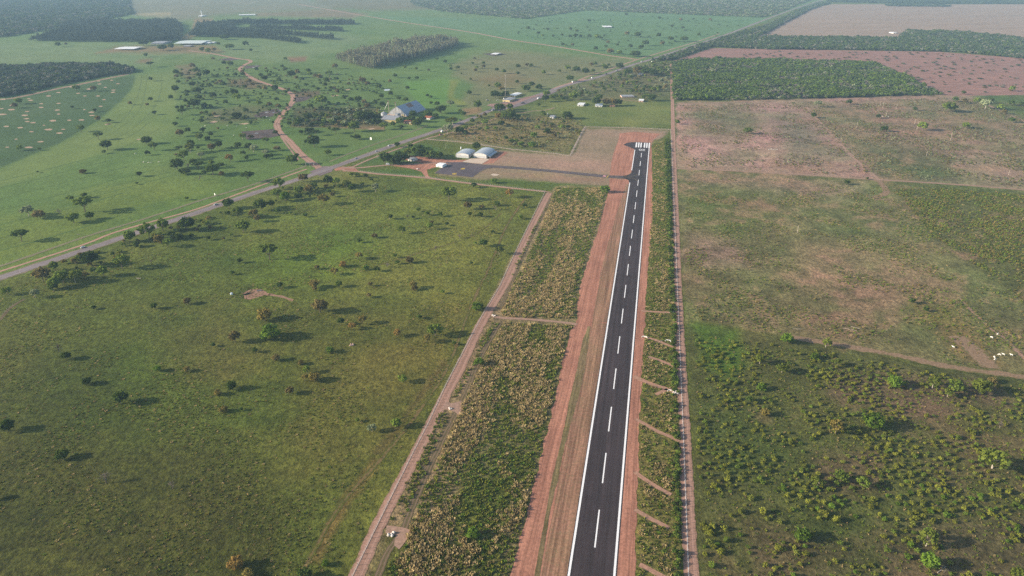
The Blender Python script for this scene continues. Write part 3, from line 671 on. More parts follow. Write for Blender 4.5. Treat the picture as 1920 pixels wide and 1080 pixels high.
CUTS = [[(1202, 583), (1230, 585), (1262, 586)], [(1207, 631), (1230, 638), (1262, 651)], [(1215, 669), (1240, 677), (1266, 688)], [(1188, 705), (1204, 713), (1230, 723), (1268, 735)], [(1230, 740), (1240, 735), (1252, 730)],
           [(1192, 786), (1212, 797), (1235, 810), (1255, 818), (1274, 827)], [(1190, 885), (1205, 896), (1230, 912), (1258, 928)], [(1190, 955), (1210, 967), (1230, 978), (1254, 990)], [(1199, 1059), (1218, 1068), (1240, 1080), (1260, 1092)]]
for k, pp in enumerate(CUTS):
    strip('drain_cut', pp, 3.2 if k not in (3,) else 4.4, CUT, 0.11, 0.3, 'shallow red drain cut slanting across the right grass belt', 'drain', world=False)
    COL.objects[-1]['group'] = 'drain cuts across the right grass belt'
# field tracks on the right
strip('field_track', [(1264, 316), (1350, 319), (1480, 326), (1650, 337), (1780, 345), (1920, 356), (2300, 392)], 7, FIELDTRK, 0.08, 1.4, 'dirt track crossing the right-hand fields', 'track')
strip('field_track', [(1512, 200), (1550, 242), (1600, 295), (1648, 337)], 5.5, PATH, 0.09, 1.0, 'diagonal dirt track in the upper right field', 'track')
strip('field_track', [(1648, 338), (1662, 360), (1640, 372), (1670, 374)], 10, FAINT2, 0.085, 2.0, 'bare spur below the track crossing', 'track')
strip('field_track', [(1480, 630), (1540, 641), (1620, 655), (1690, 668), (1760, 684), (1850, 698), (1930, 708), (2300, 760)], 9, FAINT2, 0.08, 1.6, 'faint reddish track above the shrubby field', 'track')
strip('field_track', [(1262, 196), (1400, 190), (1600, 184), (1780, 178), (1822, 184), (1870, 205), (1960, 245)], 6, FIELDTRK, 0.09, 1.2, 'dirt track along the front of the forest block', 'track')
strip('field_track', [(1800, 560), (1850, 610), (1890, 640), (1925, 675), (2000, 740)], 5, FAINT, 0.08, 1.2, 'cattle path at the right edge near the white cows', 'track')
strip('field_track', [(1795, 630), (1830, 660), (1856, 690)], 16, FAINT2, 0.085, 2.2, 'bare reddish patch below the white cows', 'track')
# left-hand tracks
strip('dirt_road', [(352, 95), (400, 101), (440, 109), (464, 112), (470, 116), (458, 122), (450, 130), (462, 140), (480, 150), (505, 159), (530, 167), (545, 175), (550, 183), (546, 195), (535, 208), (524, 222), (519, 235), (526, 250), (542, 264), (556, 280), (570, 294), (586, 306), (604, 318)], 12.5, ROADDIRT, 0.10, 1.2, 'winding dirt road from the far farm to the highway', 'road')
strip('field_track', [(527, 257), (538, 272), (550, 288), (560, 300)], 3, PATH, 0.095, 0.6, 'narrow cattle path left of the dirt road', 'track')
strip('red_road', [(560, 8), (610, 17), (680, 29), (765, 43), (880, 60), (960, 75), (1035, 86), (1135, 103), (1192, 111)], 13, REDROAD, 0.10, 1.0, 'straight red earth road across the far pastures', 'road')
strip('dirt_track', [(-420, 643), (-200, 572), (0, 509), (150, 461), (212, 437), (287, 415), (375, 390), (480, 351), (530, 333), (575, 317)], 4.2, REDROAD, 0.10, 0.6, 'red earth track beside the highway', 'track')
strip('fence_margin', [(-420, 630), (-200, 560), (0, 499), (160, 444), (275, 409), (375, 376), (475, 346), (575, 311)], 5, FENCELINE, 0.08, 1.2, 'dry grass line under the highway fence', 'verge')
strip('fence_margin', [(618, 303), (650, 290), (690, 275), (740, 258), (775, 246), (800, 236)], 4, FENCELINE, 0.08, 0.8, 'dry grass line under the fence above the junction', 'verge')
strip('dirt_track', [(655, 316), (690, 300), (730, 285), (767, 272), (800, 260), (840, 250), (880, 240), (930, 222)], 4.5, PATH, 0.09, 0.6, 'pale track between highway and airfield trees', 'track')
strip('dirt_track', [(640, 313), (667, 315), (700, 312), (730, 309.5), (770, 308), (805, 306), (840, 305)], 6, PATH, 0.12, 0.5, 'pale access road leading to the hangar apron', 'road')
strip('dirt_track', [(832, 247), (846, 240), (870, 230), (884, 222), (900, 216)], 8, soil_mat('lay_by', (0.34, 0.20, 0.16), (0.30, 0.19, 0.15)), 0.11, 1.0, 'pink dirt lay-by beside the highway', 'road')
strip('dirt_track', [(1036, 168), (1056, 160.5), (1080, 153.5), (1100, 148.5)], 16, soil_mat('dusty_verge', (0.36, 0.22, 0.165), (0.32, 0.20, 0.15)), 0.14, 2.0, 'pinkish dusty pull-off above the highway beyond the checkpoint', 'road')
strip('dirt_track', [(1085, 150), (1112, 140), (1140, 131), (1158, 124), (1180, 117), (1200, 110), (1250, 95), (1310, 77), (1350, 63)], 8, soil_mat('verge_track', (0.33, 0.21, 0.15), (0.29, 0.19, 0.13)), 0.10, 1.0, 'pale dirt track following the far highway on its left', 'track')
strip('dirt_track', [(950, 211), (975, 212), (1000, 208), (1020, 207), (1040, 202)], 4, PATH, 0.09, 0.6, 'pale farm track towards the houses', 'track')
strip('dirt_track', [(1080, 186), (1120, 186), (1165, 187), (1196, 190)], 4, PATH, 0.09, 0.8, 'grassy farm lane beside the long shed', 'track')
strip('fence_margin', [(800, 261), (860, 266), (905, 272), (960, 280), (1040, 288), (1069, 293), (1080, 270), (1097, 238), (1180, 240), (1258, 243)], 5, track_mat('fence_margin_dry', (0.26, 0.19, 0.12), (0.33, 0.25, 0.18), (0.18, 0.14, 0.07), .4), 0.085, 0.8, 'pale bare line under the north airfield fence', 'verge', smooth=False)
strip('field_track', [(0, 600), (14, 583), (30, 570), (46, 561)], 3, GRASSTRK, 0.07, 0.6, 'faint wheel track at the left edge', 'track')

# contour lines and wheel marks in the turf
MARK = faint_track_mat('turf_line', (0.050, 0.085, 0.022), (0.088, 0.145, 0.030), .7)
MARKP = faint_track_mat('turf_line_pale', (0.075, 0.110, 0.030), (0.118, 0.165, 0.040), .7)
for k, pp in enumerate([[(-60, 437), (60, 405), (180, 368), (300, 335), (330, 328)], [(-60, 410), (80, 374), (200, 341), (290, 318)], [(-60, 388), (70, 355), (190, 325), (300, 297)], [(-60, 366), (60, 338), (160, 312), (260, 287)], [(-40, 348), (60, 325), (140, 304), (240, 280)],
           [(110, 378), (200, 352), (320, 322)], [(40, 412), (140, 388), (230, 362)], [(380, 306), (430, 302), (470, 304)], [(0, 470), (90, 446), (200, 412), (300, 380)]]):
    strip('turf_line', pp, 2.6, MARK, 0.06, 1.0, 'dark contour line pressed into the bright pasture at left', 'turf line'); COL.objects[-1]['group'] = 'contour lines in the left pasture'
for k, pp in enumerate([[(180, 262), (225, 240), (262, 205), (272, 170), (276, 140)], [(150, 268), (205, 243), (246, 205), (262, 165), (266, 142)], [(210, 262), (250, 240), (290, 200), (302, 165), (303, 140)], [(238, 258), (262, 244), (276, 232), (285, 229)], [(200, 290), (260, 262), (310, 235)]]):
    strip('turf_line', pp, 2.4, MARKP, 0.06, 1.0, 'faint mowing line curving along the pale green strip', 'turf line'); COL.objects[-1]['group'] = 'mowing lines in the pale strip'
TRAIL = faint_track_mat('cattle_trail', (0.150, 0.105, 0.040), (0.080, 0.082, 0.016), .55)
strip('cattle_trail', [(990, 366), (952, 420), (918, 500), (884, 572), (838, 690), (770, 792), (708, 868), (660, 920), (620, 975), (590, 1030), (572, 1062), (560, 1110)], 3.6, TRAIL, 0.06, 0.9, 'worn cattle trail running beside the perimeter road', 'trail')
strip('cattle_trail', [(940, 400), (890, 440), (800, 470), (700, 500)], 2.2, TRAIL, 0.055, 0.9, 'faint cattle trail across the upper near pasture', 'trail')

# ------------------------------------------------------------------ highway
hw_head = math.atan2(P(400, 388).x - P(725, 277).x, P(400, 388).y - P(725, 277).y)
HWM = asphalt_mat('highway_asphalt', (0.20, 0.162, 0.160), hw_head, 0.16)
strip('highway_shoulder', HWY, 17.0, soil_mat('shoulder', (0.23, 0.175, 0.115), (0.17, 0.15, 0.08), grass=(0.10, 0.12, 0.035), gamt=0.7), 0.13, 1.6, 'dry grassy shoulder on both sides of the highway', 'verge')
strip('highway', HWY, lambda t: 11.5, HWM, 0.16, 0.25, 'grey two lane highway running diagonally past the airfield', 'highway')
WHITE = simple_mat('road_paint', (0.78, 0.77, 0.75), 0.7, 0.08, 1.0)
WORN = simple_mat('worn_paint', (0.42, 0.40, 0.38), 0.8, 0.3, 0.4)
YEL = simple_mat('yellow_paint', (0.50, 0.34, 0.03), 0.7, 0.15, 0.6)
YELW = simple_mat('worn_yellow_paint', (0.36, 0.27, 0.10), 0.8, 0.3, 0.4)
for off in (-4.4, 4.4):
    strip('road_marking', HWY, 0.16, WORN, 0.20, 0, 'white edge line along one side of the highway', 'road marking', off=off)
hp = densify(spline([P(x, y) for x, y in HWY]), 1.2, False)
bm = bmesh.new(); acc = 0; seg = []
for i in range(1, len(hp)):
    acc += (hp[i] - hp[i - 1]).length
    if hp[i].y > 2600: break
    if acc % 16 < 6:
        t = (hp[i] - hp[i - 1]).normalized(); n = Vector((-t.y, t.x, 0)) * 0.09
        a, b = hp[i - 1], hp[i]
        bm.faces.new([bm.verts.new((p.x, p.y, 0.205)) for p in (a + n, a - n, b - n, b + n)])
bmesh.ops.recalc_face_normals(bm, faces=bm.faces)
tag(bm_obj('road_marking', bm, YELW), 'broken yellow centre line on the highway', 'road marking', None, 'structure')
sheet('paved_lot', [(918, 199), (940, 192), (965, 186), (1005, 180), (1040, 170), (1052, 168), (1030, 178), (1005, 188), (985, 196), (960, 203), (935, 208)], asphalt_mat('lot_asphalt', (0.19, 0.145, 0.14), hw_head, .3), 0.18, 0.5, 'widened dusty pavement in front of the checkpoint', 'pavement')
sheet('paved_lot', [(580, 322), (606, 312), (628, 312), (622, 322), (600, 330)], asphalt_mat('junction_asphalt', (0.17, 0.125, 0.12), hw_head), 0.155, 0.8, 'dusty mouth of the dirt road at the highway', 'pavement')
# ------------------------------------------------------------------ runway, taxiway, apron
RDIR = (P(1246 - 182 * 347 / 1157, 270) - P(1064, 1080)); RDIR.z = 0; RDIR.normalize()
RNRM = Vector((RDIR.y, -RDIR.x, 0))                     # to the right of the runway
R0 = P(1064, 1080)                                      # left outer edge, reference
def RW(s, t, z=0.0):
    """runway coordinates: s along from the reference row, t to the right of the left outer edge"""
    p = R0 + RDIR * s + RNRM * t
    return Vector((p.x, p.y, z))
RWID = (P(1154, 1080) - R0).dot(RNRM)
def rs(y, x=None):
    """runway s of the left outer edge at photo row y"""
    xl = 1246 - 182 * (y + 77) / 1157
    return (P(xl, y) - R0).dot(RDIR)
S_END = rs(266.5)
S_FAR = -330.0
ASPH = asphalt_mat('runway_asphalt', (0.040, 0.028, 0.029), HEAD, 0.34)
ASPH2 = asphalt_mat('apron_asphalt', (0.085, 0.066, 0.072), HEAD, 0.12)
LEDGE = 0.0

def quad_list(name, quads, mat, z, label, cat):
    bm = bmesh.new()
    for q in quads:
        bm.faces.new([bm.verts.new((p.x, p.y, z)) for p in q])
    bmesh.ops.recalc_face_normals(bm, faces=bm.faces)
    for f in bm.faces:
        if f.normal.z < 0: f.normal_flip()
    o = bm_obj(name, bm, mat)
    return tag(o, label, cat, None, 'structure')
def rq(s0, s1, t0, t1): return [RW(s0, t0), RW(s0, t1), RW(s1, t1), RW(s1, t0)]

# outline: straight slab with the turning pad at its far left corner and the taxiway flare
sT0, sT1 = rs(342), rs(324)
pad = [RW(S_END, RWID + .5), RW(S_END, -0.5)] + [P(1181, 267), P(1174, 268.6), P(1169, 271.5), P(1176, 274.5), P(1184, 277.5), P(1189.2, 280)]
out = [RW(S_FAR, -0.5), RW(sT0, -0.5)]
flare = [P(1178.5, 338.2), P(1174, 336.0), P(1168, 335.2)]
flare2 = [P(1168, 329.6), P(1174, 328.8), P(1180, 326.6), P(1184, 323.5)]
ring = out + flare + flare2 + [RW(rs(281), -0.5)] + list(reversed(pad)) + [RW(S_FAR, RWID + .5)]
sheet('runway', ring, ASPH, 0.18, 0, 'dark asphalt runway with a turning pad at its far end', 'runway', world=True, step=30)
TAX = [(905, 308.8), (960, 312.3), (1040, 319), (1100, 325), (1140, 328.8), (1169, 329.6), (1169, 335.2), (1140, 333.6), (1100, 329.6), (1040, 323.4), (960, 316.6), (930, 314.8), (914, 316.2), (902, 322), (887, 332.5), (850, 328.5), (815, 324.8), (826, 315.5), (840, 306.6), (834, 304), (868, 304.2), (885, 306.4)]
sheet('apron', TAX, ASPH2, 0.172, 0.15, 'dark asphalt apron and narrow taxiway left of the runway', 'apron', step=6)
sheet('concrete_pad', [(883, 297.2), (913, 298), (917.5, 299.2), (903.7, 307.3), (866.5, 303.8)], CONC, 0.19, 0.15, 'pale concrete pad in front of the larger hangar', 'pavement', step=6)
sheet('concrete_pad', [(919.5, 327.5), (925, 325.5), (931, 326.3), (937.5, 327.2), (932, 329.5), (926, 329.8)], CONC, 0.13, 0.2, 'small pale concrete disc south of the taxiway', 'pavement', step=6)

# paint
EW = 1.25
quad_list('runway_marking', [rq(S_FAR, sT0 - 1, 0, EW), rq(sT1 + 14, rs(281), 0, EW)], WHITE, 0.215, 'white left edge line of the runway', 'runway marking')
quad_list('runway_marking', [rq(S_FAR, S_END - 1, RWID - EW, RWID)], WHITE, 0.215, 'white right edge line of the runway', 'runway marking')
CD0 = (P((1246 - 137 * (1027 + 77) / 1157), 1027) - R0).dot(RDIR)
step = 54.2
dashes = []
k = -6
while True:
    s0 = CD0 + k * step
    if s0 + 30 > rs(285): break
    dashes.append(rq(s0, s0 + 30.2, RWID / 2 - .42, RWID / 2 + .42)); k += 1
quad_list('runway_marking', dashes, WHITE, 0.215, 'dashed white centre line of the runway', 'runway marking')
# threshold bars
b = []
for i, tx in enumerate((1191, 1195.6, 1200, 1206.6, 1211, 1215.6)):
    a0 = P(tx, 276.2); t0 = (a0 - R0).dot(RNRM); 
    b.append(rq(rs(276.2), rs(267.2), t0 + .2, t0 + 2.6))
quad_list('threshold_marking', b, WHITE, 0.216, 'six white threshold bars at the far runway end', 'runway marking')
# runway number "20", painted to be read when landing towards the viewer
def digit(ch, s0, t0, L, Wd, w):
    """strokes seen from the far side: top of the digit points towards the viewer"""
    segs = {'2': 'abged', '0': 'abcdef'}[ch]
    Q = []
    H2 = L / 2
    for c in segs:
        if c == 'a': r = (0, Wd, 0, w)
        if c == 'b': r = (Wd - w, Wd, 0, H2)
        if c == 'c': r = (Wd - w, Wd, H2, L)
        if c == 'd': r = (0, Wd, L - w * 2, L)
        if c == 'e': r = (0, w, H2, L)
        if c == 'f': r = (0, w, 0, H2)
        if c == 'g': r = (0, Wd, H2 - w, H2 + w)
        x0, x1, y0, y1 = r
        if c == 'a': y1 = w * 2
        # reader's left-to-right is the viewer's right-to-left; top (y=0) is nearest to the viewer
        Q.append(rq(s0 + y0, s0 + y1, t0 - x1, t0 - x0))
    return Q
sN = rs(282.3); LN = rs(279) - sN
tl = (P(1209.3, 281) - R0).dot(RNRM); tm = (P(1203.2, 281) - R0).dot(RNRM)
quad_list('runway_number', digit("2", sN, tl, LN, 4.6, 1.0), WHITE, 0.216, 'white digit 2 of the runway number 20', 'runway marking')
quad_list('runway_number', digit("0", sN, tm, LN, 4.6, 1.0), WHITE, 0.216, 'white digit 0 of the runway number 20', 'runway marking')

def line(name, px, w, mat, z, label, smooth=True):
    strip(name, px, w, mat, z, 0, label, 'taxiway marking', smooth=smooth)
line('taxiway_marking', [(880, 309.5), (905, 311), (960, 314.5), (1040, 321.2), (1100, 327.2), (1140, 331.2), (1168, 332.4)], 0.3, YELW, 0.21, 'thin yellow centre line of the taxiway')
line('taxiway_marking', [(1168, 332.4), (1180, 331), (1190, 329.5), (1195, 327)], 0.3, YELW, 0.222, 'thin yellow lead-off curve towards the far end')
line('taxiway_marking', [(1168, 332.4), (1180, 333.5), (1190, 335.5), (1194.5, 340)], 0.3, YELW, 0.222, 'thin yellow lead-off curve towards the near end')
line('taxiway_marking', [(1137.4, 333.2), (1140.8, 329.2)], 1.3, YEL, 0.225, 'yellow holding bar across the taxiway', False)
line('taxiway_marking', [(814, 325), (826, 315.8), (845, 306)], 0.5, YELW, 0.21, 'worn yellow line on the left apron edge', False)
line('taxiway_marking', [(887, 332.3), (902, 321.7), (914, 315.9), (930, 314.4)], 0.5, YELW, 0.21, 'worn yellow line on the right apron edge')
line('taxiway_marking', [(880, 309), (868, 316.5), (852, 326)], 0.3, YELW, 0.212, 'thin yellow lead-in line on the apron', False)
line('taxiway_marking', [(1136, 333.4), (1146, 333.8), (1168, 335.0), (1177, 337.6)], 0.35, YELW, 0.224, 'yellow lower edge line of the taxiway flare')
line('taxiway_marking', [(1141, 329.0), (1152, 329.5), (1168, 329.8), (1178, 327.6), (1184, 323.4)], 0.35, YELW, 0.224, 'yellow upper edge line of the taxiway flare')
bm = bmesh.new()
for q in ([(1129.5, 331.0), (1131.5, 329.0), (1137.0, 329.6), (1135.2, 331.7)],):
    bm.faces.new([bm.verts.new((*P(x, y).xy, 0.224)) for x, y in q])
for f in bm.faces:
    if f.normal.z < 0: f.normal_flip()
PKP = simple_mat('faded_red_paint', (0.55, 0.22, 0.22), .8, .15, .6)
bm.normal_update()
tag(bm_obj('taxiway_marking', bm, PKP), 'faded red holding sign painted on the taxiway', 'taxiway marking', None, 'structure')
# white glyph strokes on the red panel
bm = bmesh.new()
c0 = P(1133.3, 330.35)
for i in range(-2, 3):
    q = c0 + RDIR * 0 + Vector((i * 1.0, 0, 0))
    for dx, dy, w, h in ((0, 0, .35, 2.2), (.3, .9, .5, .35)):
        bm.faces.new([bm.verts.new((q.x + dx + a, q.y + dy + b, 0.232)) for a, b in ((-w / 2, -h / 2), (w / 2, -h / 2), (w / 2, h / 2), (-w / 2, h / 2))])
tag(bm_obj('taxiway_marking', bm, WHITE), 'small white strokes on the red holding panel', 'taxiway marking', None, 'structure')
# yellow parking spots: rings with a filled middle
for (x, y, lab) in ((868, 316.6, 'yellow parking circle nearer the hangars on the apron'), (852, 326.2, 'yellow parking circle at the near apron edge')):
    c = P(x, y); bm = bmesh.new()
    for r0, r1 in ((0, 1.9), (2.5, 3.5)):
        n = 24
        for i in range(n):
            a, b2 = 2 * math.pi * i / n, 2 * math.pi * (i + 1) / n
            pts = [(r1, a), (r1, b2)] + ([(r0, b2), (r0, a)] if r0 else [(0, 0)])
            bm.faces.new([bm.verts.new((c.x + r * math.cos(t), c.y + r * math.sin(t) * 1.25, 0.214)) for r, t in pts])
    for f in bm.faces:
        f.normal_update()
        if f.normal.z < 0: f.normal_flip()
    tag(bm_obj('parking_marking', bm, YEL), lab, 'apron marking', None, 'structure')
# ------------------------------------------------------------------ vegetation
LM = {
 'r': leaf_mat('leaves_dark', (0.052, 0.085, 0.015), (0.085, 0.125, 0.024)),
 'm': leaf_mat('leaves_mid', (0.115, 0.170, 0.024), (0.165, 0.215, 0.036)),
 'b': leaf_mat('leaves_bright', (0.095, 0.165, 0.018), (0.135, 0.205, 0.026)),
 'o': leaf_mat('leaves_olive', (0.185, 0.155, 0.040), (0.230, 0.180, 0.048)),
 'q': leaf_mat('leaves_orange', (0.290, 0.185, 0.048), (0.240, 0.160, 0.046)),
 'd': leaf_mat('leaves_brownish', (0.140, 0.115, 0.040), (0.190, 0.148, 0.052)),
 'w': leaf_mat('leaves_pale', (0.300, 0.330, 0.180), (0.230, 0.270, 0.140)),
 'g': leaf_mat('twigs_grey', (0.205, 0.165, 0.135), (0.165, 0.135, 0.110), 0.0),
 'e': leaf_mat('leaves_eucalypt', (0.180, 0.175, 0.105), (0.230, 0.215, 0.130)),
 's': leaf_mat('straw', (0.560, 0.430, 0.220), (0.450, 0.350, 0.165), 0.4),
 't': leaf_mat('tuft_green', (0.140, 0.170, 0.026), (0.190, 0.200, 0.040), 0.2),

 'Y': leaf_mat('leaves_yellow_green', (0.150, 0.175, 0.028), (0.110, 0.145, 0.024)),
 'y': leaf_mat('shrub_yellow_green', (0.250, 0.250, 0.036), (0.175, 0.195, 0.030), 0.25),
}
BARK = simple_mat('bark', (0.15, 0.115, 0.085), 0.9, 0.3, 2.0)
PALEBARK = simple_mat('pale_bark', (0.42, 0.36, 0.29), 0.9, 0.2, 2.0)

def leaf_quads(vs, fs, c, r, n, s, rnd, flat=1.0):
    for _ in range(n):
        while True:
            d = Vector((rnd.uniform(-1, 1), rnd.uniform(-1, 1), rnd.uniform(-1, 1)))
            if 0.05 < d.length < 1: break
        d.normalize()
        p = c + Vector((d.x * r, d.y * r, d.z * r * flat)) * (rnd.random() ** 0.33)
        nrm = (d + Vector((rnd.gauss(0, .55), rnd.gauss(0, .55), rnd.gauss(.25, .5)))).normalized()
        q = nrm.to_track_quat('Z', 'Y')
        a = rnd.uniform(0, 6.28); sz = s * rnd.uniform(.7, 1.3)
        i0 = len(vs)
        for k in range(4):
            t = a + k * math.pi / 2
            rr = sz * (1.0 if k % 2 == 0 else 0.7)
            vs.append(p + q @ Vector((rr * math.cos(t), rr * math.sin(t), 0)))
        fs.append((i0, i0 + 1, i0 + 2, i0 + 3))

def crown_mesh(name, seed, clumps, per, leaf, rad, zc, clump_r, flat=0.85, hollow=0.45):
    """unit crown: about 1 wide, top at z = 1; clumps of leaf-sized faces with gaps between them"""
    rnd = random.Random(seed); vs, fs = [], []
    skew = (rnd.uniform(-.06, .06), rnd.uniform(-.06, .06))
    for k in range(clumps):
        ga = k * 2.39996 + rnd.uniform(-.5, .5)
        z = 1 - 2 * (k + .5) / clumps * 0.86
        rr = math.sqrt(max(0, 1 - z * z))
        f = rnd.uniform(hollow, 1.0)
        c = Vector((rad[0] * rr * math.cos(ga) * f + skew[0], rad[1] * rr * math.sin(ga) * f + skew[1], zc + rad[2] * z * f))
        leaf_quads(vs, fs, c, clump_r * rnd.uniform(.7, 1.25), per, leaf, rnd, flat)
    me = bpy.data.meshes.new(name)
    me.from_pydata([tuple(v) for v in vs], [], fs)
    return me

def trunk_mesh(name, seed, zc, limbs, r=0.03, lean=0.05, reach=0.28):
    rnd = random.Random(seed); bm = bmesh.new()
    fork = zc * rnd.uniform(.42, .55)
    top = Vector((rnd.uniform(-lean, lean), rnd.uniform(-lean, lean), fork))
    add_tube(bm, (0, 0, -0.01), top, r, r * .75, 6)
    for i in range(limbs):
        a = 2 * math.pi * i / limbs + rnd.uniform(-.4, .4)
        e = top + Vector((math.cos(a) * reach * rnd.uniform(.7, 1.1), math.sin(a) * reach * rnd.uniform(.7, 1.1), (zc - fork) * rnd.uniform(.7, 1.2)))
        m = top.lerp(e, .5) + Vector((0, 0, -.03))
        add_tube(bm, top, m, r * .6, r * .45, 4); add_tube(bm, m, e, r * .45, r * .15, 4)
    me = bpy.data.meshes.new(name); bm.to_mesh(me); bm.free()
    return me

def bare_mesh(name, seed, depth=4):
    rnd = random.Random(seed); bm = bmesh.new()
    def grow(p, d, L, r, k):
        e = p + d * L
        add_tube(bm, p, e, r, r * .65, 4 if k > 2 else 3)
        if k == 0: return
        for _ in range(3 if k > 1 else 4):
            nd = (d + Vector((rnd.gauss(0, .55), rnd.gauss(0, .55), rnd.gauss(.1, .3)))).normalized()
            grow(p.lerp(e, rnd.uniform(.55, 1)), nd, L * rnd.uniform(.6, .85), r * .55, k - 1)
    for _ in range(5):
        grow(Vector((0, 0, .22)), Vector((rnd.gauss(0, .6), rnd.gauss(0, .6), 1)).normalized(), .24, .018, depth - 1)
    me = bpy.data.meshes.new(name); bm.to_mesh(me); bm.free()
    return me

def bare_trunk(name):
    bm = bmesh.new(); add_tube(bm, (0, 0, -.01), (0.01, 0, .26), .03, .02, 5)
    me = bpy.data.meshes.new(name); bm.to_mesh(me); bm.free(); return me

# shapes: (crown, trunk, height / width)
SHAPES = {
 'round': [(crown_mesh('crown', 100 + i, 34, 22, .068, (.42, .42, .35), .60, .15, .85, .55), trunk_mesh('trunk', i, .6, 4), (0.86, .95, .78)[i]) for i in range(3)],
 'loose': [(crown_mesh('crown', 200 + i, 22, 22, .066, (.44, .42, .31), .64, .14, .8, .62), trunk_mesh('trunk', 20 + i, .62, 5), (0.9, 1.0, .8)[i]) for i in range(3)],
 'flat': [(crown_mesh('crown', 300 + i, 28, 22, .064, (.46, .46, .20), .76, .12, .6, .62), trunk_mesh('trunk', 40 + i, .74, 5, .028, .04, .32), (0.72, .80)[i]) for i in range(2)],
 'tall': [(crown_mesh('crown', 400 + i, 22, 14, .085, (.38, .38, .30), .66, .17), trunk_mesh('trunk', 60 + i, .66, 3, .04), (1.9, 1.6)[i]) for i in range(2)],
 'bush': [(crown_mesh('crown', 500 + i, 30, 20, .070, (.43, .43, .44), .48, .16, .85, .55), trunk_mesh('trunk', 80 + i, .45, 4, .03), (0.8, .7)[i]) for i in range(2)],
 'bare': [(bare_mesh('crown', 600 + i), bare_trunk('trunk'), (0.95, .85)[i]) for i in range(2)],
}
for L in SHAPES.values():
    for c, t, _ in L:
        c.materials.append(LM['m']); t.materials.append(BARK)

